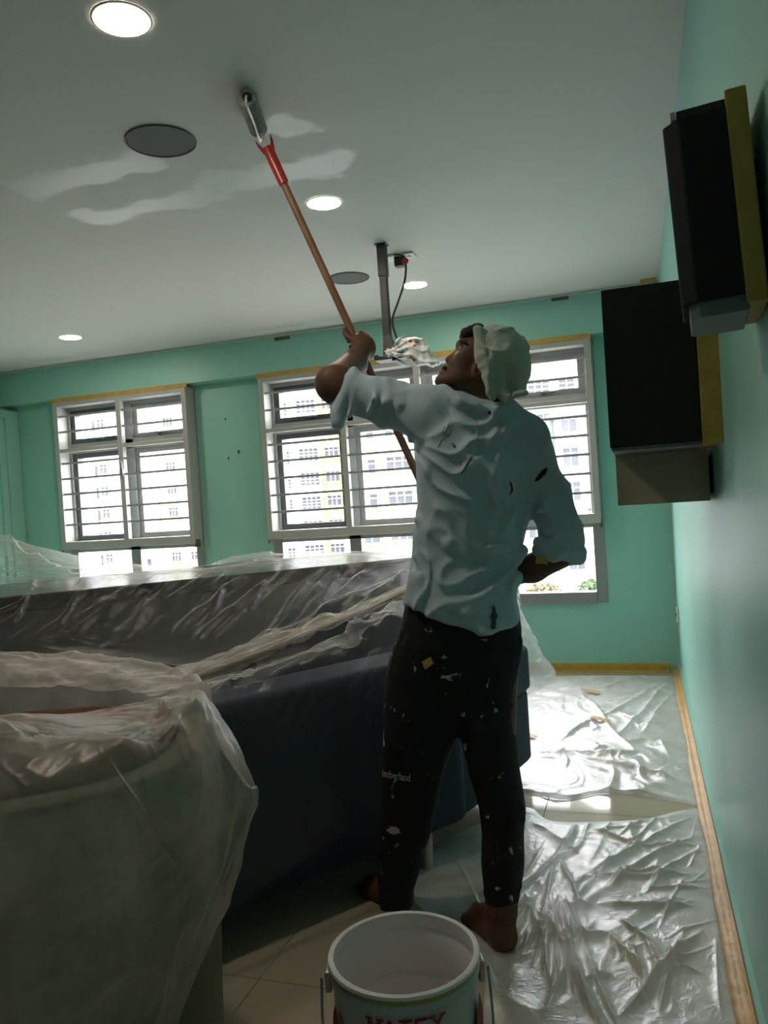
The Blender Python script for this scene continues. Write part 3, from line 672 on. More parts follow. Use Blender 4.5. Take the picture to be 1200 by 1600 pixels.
# tub armchair at the near left
ac = empty('armchair', (-1.32, 1.28, 0)); tag(ac, 'beige tub armchair with brown seat wrapped in clear plastic', 'armchair')
ax = np.array([-1.32, 1.28])
def ring(r0, r1, n=28, a0=0.0, a1=2*math.pi): return [(r0*math.copysign(abs(math.cos(t))**.75, math.cos(t)), r1*math.copysign(abs(math.sin(t))**.75, math.sin(t))) for t in np.linspace(a0, a1, n, endpoint=(a1-a0) < 6)]
prf = lambda R, z: [(x, y, z) for x, y in R]
sh = MB(); n = 40
lv = [(ring(.44, .36, n), .02), (ring(.455, .37, n), .40), (ring(.455, .37, n), .70), (ring(.445, .36, n), .745), (ring(.415, .33, n), .755), (ring(.365, .28, n), .735), (ring(.355, .27, n), .44)]
V = [p for R, z in lv for p in prf(R, z)]
Fc = [(i*n+k, i*n+(k+1) % n, (i+1)*n+(k+1) % n, (i+1)*n+k) for i in range(len(lv)-1) for k in range(n)]
sh.add(V, Fc); sh.add(prf(ring(.44, .36, n), .02), [tuple(range(n))])
sh.build('shell', MATS['beige'], ac, smooth=True)
MB().prism(ring(.352, .268, n), .36, .52).build('seat_cushion', MATS['seat_brown'], ac, smooth=True, bevel=.03)
MB().prism(ring(.40, .33, n), 0, .02).build('base', MATS['black_plastic'], ac)
MB().add(prf(ring(.353, .268, n), .44)+prf(ring(.362, .277, n), .736)+prf(ring(.39, .305, n), .757), [(i*n+k, i*n+(k+1) % n, (i+1)*n+(k+1) % n, (i+1)*n+k) for i in range(2) for k in range(n)]).build('lining', MATS['seat_brown'], ac, smooth=True)
ac.rotation_euler = (0, 0, YAW+.12)

# ------------------------------------------------------------------ bucket
BX, BYY, BR, BH = -.471, 1.397, .1425, .37
bu = empty('paint_bucket', (BX, BYY, 0)); tag(bu, 'empty white metal paint pail with red lettering and wire handle on the floor', 'bucket')
rb = BR*.90
MB().lathe([(0, .004), (rb*.97, .004), (rb, .012), (rb+.002, BH*.28), (rb+.006, BH*.29), (rb+.004, BH*.31), (rb+.006, BH*.66), (rb+.011, BH*.68), (rb+.007, BH*.71), (rb+.008, BH*.90), (rb+.013, BH*.92), (rb+.009, BH*.945), (BR-.004, BH*.985),
            (BR-.009, BH*.985), (rb+.004, BH*.945), (rb+.008, BH*.92), (rb+.003, BH*.90), (rb+.002, BH*.71), (rb+.006, BH*.68), (rb, BH*.66), (rb-.002, BH*.31), (rb+.001, BH*.29), (rb-.003, .02), (0, .014)], 64).build('drum', MATS['tin'], bu, True)
MB().lathe([(0, .0155), (rb-.0045, .0215), (rb-.004, BH*.29), (rb-.0035, BH*.31), (rb-.002, BH*.66), (rb+.0045, BH*.68), (rb, BH*.71), (rb+.0015, BH*.90), (rb+.0065, BH*.92), (rb+.0025, BH*.945), (BR-.0105, BH*.985)], 64).build('paint_residue', MATS['tin_in'], bu, True)
MB().lathe([(BR-.010, BH*.98), (BR-.004, BH*.965), (BR+.001, BH*.985), (BR, BH), (BR-.005, BH*1.006), (BR-.010, BH)], 64, close=True).build('rim', MATS['tin_in'], bu, True)
MB().lathe([(BR-.002, BH*.955), (BR+.0015, BH*.965), (BR+.0012, BH*.984), (BR-.003, BH*.984)], 64, close=True).build('rim_edge', MATS['rim_gold'], bu, True)
for sgn in (-1, 1):
    a = YAW+(.12 if sgn > 0 else math.pi-.1)
    e = MB().box((-.016, -.006, -.020), (.016, .006, .020)).build('ear', MATS['steel'], bu, bevel=.003)
    e.location = (math.cos(a)*(BR+.003), math.sin(a)*(BR+.003), BH*.86); e.rotation_euler = (0, 0, a+math.pi/2)
# bail hanging down on the near side
pts = []
for t in np.linspace(0, 1, 33):
    th = YAW+math.pi-.1+(math.pi+.22)*t
    x = math.cos(th)*(BR+.018); y = math.sin(th)*(BR+.018); pts.append((x, y, BH*.86-.20*math.sin(math.pi*t)**.6))
MB().tube(pts, .0028, 8).build('bail', MATS['steel'], bu, True)
# lettering bent round the drum
def bent_text(txt, size, zc, ang0, R, m, parent, name, bold=.0):
    cu = bpy.data.curves.new(name, 'FONT'); cu.body = txt; cu.size = size; cu.align_x = 'CENTER'; cu.offset = bold; cu.extrude = .0004; cu.resolution_u = 3
    to = bpy.data.objects.new(name, cu); COL.objects.link(to)
    dg = bpy.context.evaluated_depsgraph_get(); me = bpy.data.meshes.new_from_object(to.evaluated_get(dg)); bpy.data.objects.remove(to)
    bm = bmesh.new(); bm.from_mesh(me); bmesh.ops.subdivide_edges(bm, edges=[e for e in bm.edges if e.calc_length() > size*.15], cuts=3)
    for v in bm.verts:
        th = ang0+v.co.x/R; rr = R+.0012+v.co.z; v.co = Vector((rr*math.cos(th), rr*math.sin(th), zc+v.co.y))
    bm.to_mesh(me); bm.free(); me.materials.clear()
    return link(name, me, MATS[m], parent)
front = math.atan2(-BYY, -BX)
MB  # lettering: block capitals with slab serifs built from bars
def slab_letters(txt, h, R, zc, ang0, m, parent):
    G = {'M': [((0, 0), (0, 1)), ((0, 1), (.5, .35)), ((.5, .35), (1, 1)), ((1, 1), (1, 0))], 'A': [((0, 0), (.5, 1)), ((.5, 1), (1, 0)), ((.2, .35), (.8, .35))],
         'T': [((.5, 0), (.5, 1)), ((0, 1), (1, 1))], 'E': [((0, 0), (0, 1)), ((0, 1), (.9, 1)), ((0, .5), (.7, .5)), ((0, 0), (.9, 0))], 'X': [((0, 0), (1, 1)), ((0, 1), (1, 0))]}
    S = {'M': [(0, 0), (1, 0), (0, 1), (1, 1)], 'A': [(0, 0), (1, 0)], 'T': [(.5, 0)], 'E': [], 'X': [(0, 0), (1, 0), (0, 1), (1, 1)]}
    wd, gap, th = h*.78, h*.26, h*.11
    x = -(len(txt)*wd+(len(txt)-1)*gap)/2
    for ch in txt:
        b = MB()
        def bar(p, q, t):
            p = np.array(p); q = np.array(q); d = (q-p)/np.linalg.norm(q-p); n_ = np.array([-d[1], d[0]])*t
            for k in range(6):
                a_ = p-d*th*.4+(q-p+d*th*.8)*k/6; b_ = p-d*th*.4+(q-p+d*th*.8)*(k+1)/6
                P = []
                for off in (.0006, .0014):
                    for c in (a_-n_, b_-n_, b_+n_, a_+n_):
                        an = ang0+c[0]/R; P.append(((R+off)*math.cos(an), (R+off)*math.sin(an), zc+c[1]))
                b.hexa(P)
        for p, q in G[ch]: bar((x+p[0]*wd, p[1]*h), (x+q[0]*wd, q[1]*h), th*(.8 if ch != 'M' or p[0] == q[0] else .65))
        for sx_, sz_ in S[ch]: bar((x+sx_*wd-h*.2, sz_*h), (x+sx_*wd+h*.2, sz_*h), th*.55)
        b.build('letter', MATS[m], parent)
        x += wd+gap
slab_letters('MATEX', .027, rb+.0100, .300, front-.03, 'print_red', bu)
for da in (-1.15, 1.2):   # red emblem drops at both sides
    b = MB()
    for k in range(10):
        z0 = BH*.84-.012*k; z1 = z0-.012; w0 = .022*math.sin(math.pi*min(1, (k+.2)/9.5)); w1 = .022*math.sin(math.pi*min(1, (k+1.2)/9.5)) if k < 9 else .001
        P = []
        for off in (.0006, .0014):
            for (z, w_) in ((z1, w1), (z0, w0)):
                for sg in ((-1, 1) if z == z1 else (1, -1)):
                    an = front+da+sg*w_/BR; r_ = rb+.0135+off; P.append((r_*math.cos(an), r_*math.sin(an), z))
        b.hexa(P)
    b.build('emblem', MATS['print_red'], bu)

# ------------------------------------------------------------------ plastic sheets
def crinkle(G, amp, sc, seed=0.0, aniso=(1, 1, 1), warp=.6):
    X = G*np.array(aniso)*sc+seed
    wx = noise3(X[..., 0]*.5+9, X[..., 1]*.5, X[..., 2]*.5)*warp*2; wy = noise3(X[..., 0]*.5, X[..., 1]*.5+5, X[..., 2]*.5)*warp*2
    r = ridged(X[..., 0]+wx, X[..., 1]+wy, X[..., 2])**3+.5*ridged(2.1*X[..., 0]+wy, 2.1*X[..., 1]-wx, 2.1*X[..., 2]+3)**3
    return (r*amp)[..., None]
def facets(G, amp, sc, seed):
    X = G[..., 0]*sc+seed; Y = G[..., 1]*sc*.8+seed*2
    wx = (noise3(X*.45+9, Y*.45, X*0)-.5)*4; wy = (noise3(X*.45, Y*.45+5, X*0+7)-.5)*4
    return amp*(np.abs(noise3(X+wx, Y+wy, X*0+1)-.5)*-2+1)*noise3(X*.5, Y*.5, X*0+3)*1.6
def folds(G, lst):
    """long creases: (pixel a, pixel b, height m, width px) raised along a line on the sheet"""
    px, py, d = topix(G); h = np.zeros(px.shape)
    for (a, b, amp, wd) in lst:
        a = np.array(a, float); b = np.array(b, float); L_ = np.linalg.norm(b-a); t = (b-a)/L_
        s = ((px-a[0])*t[0]+(py-a[1])*t[1])/L_; q = -(px-a[0])*t[1]+(py-a[1])*t[0]
        q = q+wd*1.2*(noise3(s*4+a[0], q*0+a[1], q*0)-.5)*2
        h += amp*np.exp(-(q/wd)**2)*np.clip(np.minimum(s, 1-s)*5, 0, 1)
    return h[..., None]
A3 = lambda L_: [at(*p) for p in L_]
_sn = np.array([(P2-P1)[1], -(P2-P1)[0], 0]); _sn /= np.linalg.norm(_sn)          # outward normal of the sofa back
def A4(L_, gap):
    out = []
    for px, py, d in L_:
        q = ray(max(px, 300), py); t = ((np.array([P1[0], P1[1], 0])+_sn*gap-CAM)@_sn)/(q@_sn)
        out.append(at(px, py, t if px < 650 else d))
    return out
rows = [
    A3([(-120, 822, 4.9), (0, 836, 4.8), (60, 852, 4.7), (150, 872, 4.6), (300, 884, 4.5), (380, 868, 4.5), (440, 863, 4.6), (560, 860, 4.6), (640, 856, 4.7), (730, 850, 4.8), (800, 880, 4.6)]),
    A3([(-120, 900, 3.6), (0, 886, 3.7), (60, 888, 3.7), (150, 890, 3.8), (300, 886, 4.0), (380, 876, 4.1), (440, 868, 4.2), (560, 862, 4.3), (640, 858, 4.3), (730, 852, 4.4), (806, 905, 4.2)]),
    A3([(-120, 938, 2.90), (0, 922, 3.02), (60, 917, 3.08), (150, 910, 3.15), (300, 897, 3.32), (380, 888, 3.43), (440, 882, 3.5), (560, 870, 3.65), (640, 864, 3.76), (730, 862, 3.9), (812, 935, 3.8)]),
    A3([(-120, 975, 2.72), (0, 955, 2.84), (60, 950, 2.88), (150, 942, 2.95), (300, 930, 3.10), (380, 922, 3.18), (440, 915, 3.25), (560, 902, 3.4), (640, 880, 3.5), (735, 900, 3.62), (818, 965, 3.6)]),
    A3([(-120, 1015, 2.58), (0, 1000, 2.66), (60, 996, 2.68), (150, 990, 2.72), (300, 980, 2.82), (380, 970, 2.88), (440, 960, 2.94), (560, 935, 3.08), (640, 905, 3.2), (740, 950, 3.4), (835, 1000, 3.5)]),
    A3([(-120, 1050, 2.42), (0, 1034, 2.5), (60, 1030, 2.5), (150, 1030, 2.5), (300, 1040, 2.5), (380, 1028, 2.56), (440, 1010, 2.64), (560, 970, 2.82), (640, 930, 2.98), (745, 1000, 3.3), (855, 1032, 3.45)]),
    A4([(-120, 1080, 2.2), (0, 1062, 2.26), (60, 1058, 2.27), (150, 1060, 2.27), (300, 1080, 2.25), (380, 1062, 2.34), (440, 1042, 2.42), (560, 1000, 2.62), (640, 962, 2.78), (750, 1030, 3.2), (868, 1055, 3.4)], -.03),
    A4([(-120, 1150, 2.12), (0, 1130, 2.15), (60, 1128, 2.16), (150, 1130, 2.16), (310, 1120, 2.18), (390, 1100, 2.26), (450, 1080, 2.33), (565, 1045, 2.52), (640, 1010, 2.66), (755, 1062, 3.1), (864, 1070, 3.34)], .03),
    A4([(-120, 1300, 2.08), (0, 1290, 2.1), (60, 1285, 2.1), (150, 1280, 2.1), (320, 1260, 2.13), (400, 1220, 2.2), (460, 1200, 2.27), (570, 1160, 2.47), (640, 1120, 2.6), (757, 1080, 3.05), (845, 1080, 3.28)], .035),
    A4([(-120, 1480, 2.05), (0, 1470, 2.07), (60, 1465, 2.07), (150, 1455, 2.07), (335, 1435, 2.10), (410, 1385, 2.17), (470, 1345, 2.24), (575, 1270, 2.44), (640, 1235, 2.56), (758, 1100, 3.0), (826, 1088, 3.22)], .045),
]
G = surf(rows, 300, 260)
fl_ = []
for k in range(16):
    x0 = 60+k*36; fl_.append(((x0+40+rng.random()*20, 905-x0*.05), (x0-60-rng.random()*60, 1000+rng.random()*25), .012*(.5+rng.random()), 4+3*rng.random()))
for k in range(9):
    o_ = k*11; fl_.append(((270+o_*2.2, 1078-o_*1.0+8*rng.random()), (640, 895+o_*1.1), .012*(.6+.8*rng.random()), 4+3*rng.random()))
for k in range(8): fl_.append(((380+30*k, 1150-10*k), (430+32*k, 1075-14*k), .008, 6))
for k in range(22):
    x0 = 20+rng.random()*560; y0 = 905-x0*.06+rng.random()*30; fl_.append(((x0+30*rng.random(), y0), (x0-20-rng.random()*90, y0+40+rng.random()*70), .006+.010*rng.random(), 2.5+3*rng.random()))
for k in range(20):
    x0 = 320+rng.random()*280; y0 = 1085-(x0-320)*.36+rng.random()*120; fl_.append(((x0, y0), (x0+50+rng.random()*60, y0-45-rng.random()*40), .004+.007*rng.random(), 3+4*rng.random()))
nrm = normals(G)
G2 = G+nrm*np.sign((nrm@(-_fw)))[..., None]*(folds(G, fl_)+crinkle(G, .006, 4.0, 3)+crinkle(G, .002, 13.0, 8))
ds = gridmesh('dust_sheet', G2, MATS['film_drape'])
tag(ds, 'large clear plastic dust sheet draped from the dark counter down over the navy sofa', 'plastic sheet')

# armchair wrap: rings of points around the tub, from the seat hollow over the rim and down
def W_(L_): return [at(*p) for p in L_]
rows = [
    W_([(-130, 1085, 1.75), (0, 1080, 1.80), (60, 1080, 1.82), (120, 1082, 1.84), (180, 1084, 1.82), (215, 1088, 1.76), (240, 1095, 1.70)]),                # hollow, far side
    W_([(-130, 1040, 1.92), (0, 1030, 1.98), (60, 1036, 2.02), (120, 1038, 2.02), (190, 1042, 2.0), (255, 1060, 1.92), (300, 1078, 1.78)]),                # far rim
    W_([(-130, 1060, 2.0), (0, 1048, 2.06), (60, 1050, 2.10), (120, 1052, 2.10), (200, 1058, 2.06), (280, 1075, 1.97), (325, 1092, 1.82)]),
    W_([(-130, 1300, 2.02), (0, 1300, 2.08), (60, 1300, 2.12), (120, 1300, 2.12), (200, 1300, 2.08), (300, 1300, 1.98), (350, 1300, 1.84)]),
]
# near half: hollow -> rim -> outside
rows2 = [
    W_([(-150, 1130, 1.50), (0, 1112, 1.55), (60, 1114, 1.56), (120, 1112, 1.58), (170, 1104, 1.60), (205, 1096, 1.66), (232, 1090, 1.72), (262, 1082, 1.76), (285, 1076, 1.82)]),
    W_([(-150, 1140, 1.38), (0, 1118, 1.42), (60, 1122, 1.43), (120, 1128, 1.44), (175, 1122, 1.50), (215, 1112, 1.57), (250, 1100, 1.64), (288, 1085, 1.70), (318, 1078, 1.80)]),
    W_([(-150, 1205, 1.20), (0, 1165, 1.25), (60, 1160, 1.27), (120, 1152, 1.30), (185, 1138, 1.36), (232, 1132, 1.44), (272, 1120, 1.53), (302, 1090, 1.62), (326, 1090, 1.76)]),
    W_([(-150, 1262, 1.10), (0, 1226, 1.15), (60, 1212, 1.17), (120, 1192, 1.21), (190, 1160, 1.28), (245, 1158, 1.37), (285, 1120, 1.48), (316, 1086, 1.58), (342, 1110, 1.74)]),
    W_([(-150, 1310, 1.075), (0, 1278, 1.12), (60, 1262, 1.14), (120, 1242, 1.18), (190, 1212, 1.25), (250, 1200, 1.34), (300, 1175, 1.44), (340, 1140, 1.55), (372, 1160, 1.70)]),
    W_([(-150, 1370, 1.07), (0, 1350, 1.11), (60, 1335, 1.13), (120, 1315, 1.17), (190, 1290, 1.24), (255, 1270, 1.32), (315, 1240, 1.42), (365, 1205, 1.53), (392, 1205, 1.68)]),
    W_([(-150, 1460, 1.07), (0, 1440, 1.11), (60, 1425, 1.13), (120, 1405, 1.17), (190, 1380, 1.24), (258, 1350, 1.32), (320, 1310, 1.42), (372, 1265, 1.53), (402, 1245, 1.66)]),
    W_([(-150, 1560, 1.07), (0, 1545, 1.11), (60, 1530, 1.13), (120, 1510, 1.17), (190, 1480, 1.24), (255, 1440, 1.32), (312, 1390, 1.42), (362, 1335, 1.53), (386, 1300, 1.64)]),
    W_([(-150, 1700, 1.07), (0, 1690, 1.11), (60, 1680, 1.13), (120, 1660, 1.17), (180, 1630, 1.24), (235, 1580, 1.32), (288, 1520, 1.42), (335, 1445, 1.53), (362, 1385, 1.62)]),
    W_([(-150, 1850, 1.07), (0, 1840, 1.11), (60, 1830, 1.13), (110, 1810, 1.17), (165, 1770, 1.24), (210, 1710, 1.32), (258, 1640, 1.42), (300, 1540, 1.53), (335, 1450, 1.60)]),
]
G = surf(rows2, 170, 240)
fl2 = [((150, 1170), (290, 1375), .006, 4), ((313, 1085), (300, 1300), .010, 5), ((313, 1085), (250, 1160), .010, 5), ((360, 1150), (330, 1450), .008, 6), ((395, 1230), (300, 1490), .010, 4), ((375, 1220), (290, 1480), .008, 4),
       ((180, 1135), (290, 1095), .006, 3), ((200, 1150), (280, 1110), .006, 3), ((215, 1128), (300, 1088), .005, 3), ((0, 1190), (40, 1240), .004, 4)]
nrm = normals(G); sg = np.sign(nrm@(-_fw))[..., None]
G = G+nrm*sg*(folds(G, fl2)+crinkle(G, .006, 7, 21)+crinkle(G, .002, 19, 4))
asheet = gridmesh('dust_sheet', G, MATS['film_chair'])
tag(asheet, 'milky plastic dust sheet wrapped over the near side of the beige tub armchair', 'plastic sheet')
G = surf(rows, 120, 70); nrm = normals(G); G = G+nrm*(crinkle(G, .010, 8, 31)+crinkle(G, .004, 20, 14))
back = gridmesh('far_flap', G, MATS['film_chair'], asheet)
# crumpled edge of that sheet lying on the sofa side
cr_ = []
for v in np.linspace(0, 1, 14):
    cr_.append([at(30+190*u_, 1045-26*math.sin(math.pi*v)*(.55+.45*math.cos(u_*3))-6*u_, 2.2-.12*v) for u_ in np.linspace(0, 1, 30)])
G = catmull(np.array(cr_), 50); G = np.array([catmull(r_, 90) for r_ in G]); nrm = normals(G); G = G+nrm*crinkle(G, .03, 12, 2)
gridmesh('bunched_edge', G, MATS['film_chair'], asheet)

# floor sheets: height fields lying on the tiles
def floor_sheet(name, label, poly_rows, nu, nv, ridges, amp, sc, seed, xmax):
    R = [[atz(px, py, 0.0) for px, py in r] for r in poly_rows]
    G = surf(R, nu, nv); G[..., 0] = np.minimum(G[..., 0], xmax)
    G[..., 2] = 0
    h = .003+facets(G, amp, sc, seed)+facets(G, amp*.4, sc*2.3, seed+4)*noise3(G[..., 0]*3, G[..., 1]*3, G[..., 2]+seed)*2
    px, py, d = topix(G)
    for (a, b, hh, wd) in ridges:
        a = atz(a[0], a[1], 0)[:2]; b = atz(b[0], b[1], 0)[:2]; L_ = np.linalg.norm(b-a); t = (b-a)/L_
        s = ((G[..., 0]-a[0])*t[0]+(G[..., 1]-a[1])*t[1])/L_; q = -(G[..., 0]-a[0])*t[1]+(G[..., 1]-a[1])*t[0]
        q = q+wd*1.5*(noise3(s*3+a[0]*7, s*0+a[1]*5, s*0)-.5)*2
        h = h+hh*np.exp(-np.abs(q/wd)**1.2)*np.clip(np.minimum(s, 1-s)*4, 0, 1)
    ed = np.minimum(np.minimum(np.linspace(0, 1, nv), np.linspace(1, 0, nv))[:, None]*30, 1); h = .002+(h-.002)*ed
    h = .003+(h-.003)*np.clip((WX-.035-G[..., 0])/.12, .06, 1)
    G[..., 2] = h
    return tag(gridmesh(name, G, MATS['film_floor']), label, 'plastic sheet')
rg = []
for k in range(26):
    x_ = 835+rng.random()*230; y_ = 1075+rng.random()*150; an_ = rng.normal()*.9+(.5 if x_ > 960 else -.3); l_ = 25+rng.random()*60; rg.append(((x_, y_), (x_+l_*math.cos(an_), y_+l_*math.sin(an_)*.5), .006+.010*rng.random(), .008+.012*rng.random()))
for a, b in (((1060, 1060), (930, 1130)), ((1060, 1060), (960, 1160)), ((1070, 1070), (1000, 1150)), ((880, 1060), (1040, 1062)), ((870, 1175), (1085, 1230)), ((830, 1180), (1000, 1178)), ((940, 1120), (870, 1160)), ((940, 1122), (990, 1180)), ((900, 1075), (945, 1130))): rg.append((a, b, .016, .014))
floor_sheet('floor_sheet', 'crumpled plastic sheet on the floor below the window wall', [
    [(640, 1056), (800, 1056), (900, 1056), (980, 1056), (1060, 1056)],
    [(640, 1110), (790, 1112), (900, 1112), (990, 1112), (1074, 1112)],
    [(640, 1170), (790, 1172), (900, 1172), (1000, 1172), (1090, 1180)],
    [(640, 1215), (790, 1222), (880, 1230), (960, 1222), (1099, 1236)],
    [(640, 1228), (800, 1236), (880, 1250), (960, 1240), (1104, 1262)]], 280, 260, rg, .012, 7.5, 2.0, WX-.02)
rg = []
for k in range(13): rg.append(((820+rng.integers(0, 60), 1400+rng.integers(-10, 20)), (780+k*17, 1480+k*14), .014, .008))
for a, b in (((1100, 1270), (870, 1400)), ((1105, 1300), (940, 1390)), ((1110, 1320), (1000, 1400)), ((930, 1420), (1090, 1420)), ((880, 1430), (930, 1420)), ((960, 1600), (1090, 1460)), ((1010, 1560), (1100, 1450)), ((930, 1440), (850, 1600)),
             ((970, 1440), (1040, 1500)), ((950, 1460), (1020, 1540)), ((900, 1380), (1095, 1370)), ((1120, 1450), (1125, 1600)), ((870, 1480), (960, 1465)), ((830, 1290), (900, 1340)), ((900, 1290), (860, 1360)), ((920, 1300), (1000, 1330))): rg.append((a, b, .016, .009))
for k in range(46):
    x_ = 770+rng.random()*330; y_ = 1300+rng.random()*300; an_ = rng.normal()*.5+(-.75 if x_ > 860 else -1.25); l_ = 40+rng.random()*110; rg.append(((x_, y_), (x_+l_*math.cos(an_), y_+l_*math.sin(an_)), .004+.009*rng.random(), .004+.005*rng.random()))
floor_sheet('floor_sheet', 'shiny wrinkled plastic sheet on the floor under the painter beside the taped wall', [
    [(690, 1318), (760, 1285), (822, 1262), (860, 1283), (930, 1285), (1010, 1280), (1060, 1268), (1107, 1262)],
    [(664, 1355), (740, 1330), (820, 1320), (870, 1325), (940, 1325), (1020, 1322), (1070, 1318), (1120, 1320)],
    [(640, 1400), (720, 1385), (800, 1380), (870, 1382), (950, 1382), (1030, 1382), (1085, 1382), (1134, 1384)],
    [(690, 1450), (750, 1450), (820, 1450), (890, 1450), (970, 1450), (1050, 1450), (1105, 1450), (1150, 1452)],
    [(752, 1520), (790, 1520), (840, 1520), (910, 1520), (990, 1520), (1075, 1520), (1128, 1520), (1168, 1522)],
    [(756, 1600), (800, 1600), (850, 1600), (925, 1600), (1005, 1600), (1095, 1600), (1148, 1600), (1190, 1600)],
    [(750, 1800), (800, 1800), (860, 1800), (945, 1800), (1030, 1800), (1130, 1800), (1190, 1800), (1235, 1800)]], 420, 420, rg, .012, 5.5, 6.0, WX-.025)
for px, py, lb in ((938, 1123, 'orange tape scrap at the star of creases amid the crumpled floor sheet'), (925, 1079, 'orange tape scrap on the floor sheet closest to the taped window wall'), (823, 1147, 'orange tape scrap on the floor sheet beside the rounded sofa end')):
    p = atz(px, py, .022); o = MB().box((-.05, -.018, 0), (.05, .018, .002)).build('tape_scrap', MATS['tape_tan']); o.location = (p[0], p[1], .02); o.rotation_euler = (0, .1, -.5)
    tag(o, lb, 'tape', 'tape scraps on the floor sheet')

# ------------------------------------------------------------------ roller on its pole
pr = empty('paint_roller', at(640, 722, 2.56)); tag(pr, 'long wooden pole with red grip and white roller pressed to the ceiling', 'paint roller')
o0 = np.array(pr.location)
ra, rbq = atz(386, 152, 2.452), atz(404, 203, 2.452)
rd = (rbq-ra)/np.linalg.norm(rbq-ra)
hinge = atz(412, 218, 2.405)
GR = at(560, 541, 2.52)                                 # where the fist closes
pe = hinge+(GR-hinge)*2.05
Lp = lambda t: hinge+(pe-hinge)*t-o0
t_red = .095/ np.linalg.norm(pe-hinge)
MB().tube([Lp(.075), Lp(.3), Lp(.6), Lp(1.0)], .0125, 12).build('pole', MATS['wood'], pr, True)
pdir = (pe-hinge)/np.linalg.norm(pe-hinge)
gsock = MB().tube([hinge-o0+pdir*.03, hinge-o0+pdir*.05, hinge-o0+pdir*.10, hinge-o0+pdir*.16], [.016, .0175, .0175, .0165], 14).build('grip_socket', MATS['red_plastic'], pr, True)
side = np.cross(pdir, _fw); side /= np.linalg.norm(side)
for sgn in (-1, 1):
    a = hinge-o0+pdir*.045+side*.012*sgn; MB().tube([a, a-pdir*.03+side*.010*sgn, a-pdir*.052+side*.014*sgn], [.008, .005, .0015], 8).build('claw', MATS['red_plastic'], gsock, True)
MB().tube([hinge-o0+pdir*.06, hinge-o0-pdir*.005, hinge-o0-pdir*.03], .006, 8).build('ferrule', MATS['wire_white'], pr, True)
e0 = rbq+rd*.012-np.array([0, 0, .03])
fr = catmull(np.array([hinge-o0-pdir*.02, rbq-o0+rd*.015+np.array([0, 0, -.03]), (ra+rbq)/2-o0+np.array([.004, 0, -.036]), ra-o0-rd*.012+np.array([0, 0, -.030]), ra-o0-rd*.014+np.array([0, 0, -.004]), ra-o0+rd*.03]), 40)
MB().tube(fr, .0036, 8).build('wire_frame', MATS['wire_white'], pr, True)
rl = MB(); pts = [ra-o0+rd*t for t in np.linspace(0, np.linalg.norm(rbq-ra), 24)]
rl.tube(pts, [.0275+.003*math.sin(i*2.1) for i in range(24)], 20).build('roller_sleeve', MATS['fleece'], pr, True)
cap = MB().tube([ra-o0-rd*.003, ra-o0+rd*.004], .015, 16).build('end_cap', MATS['black_plastic'], pr)

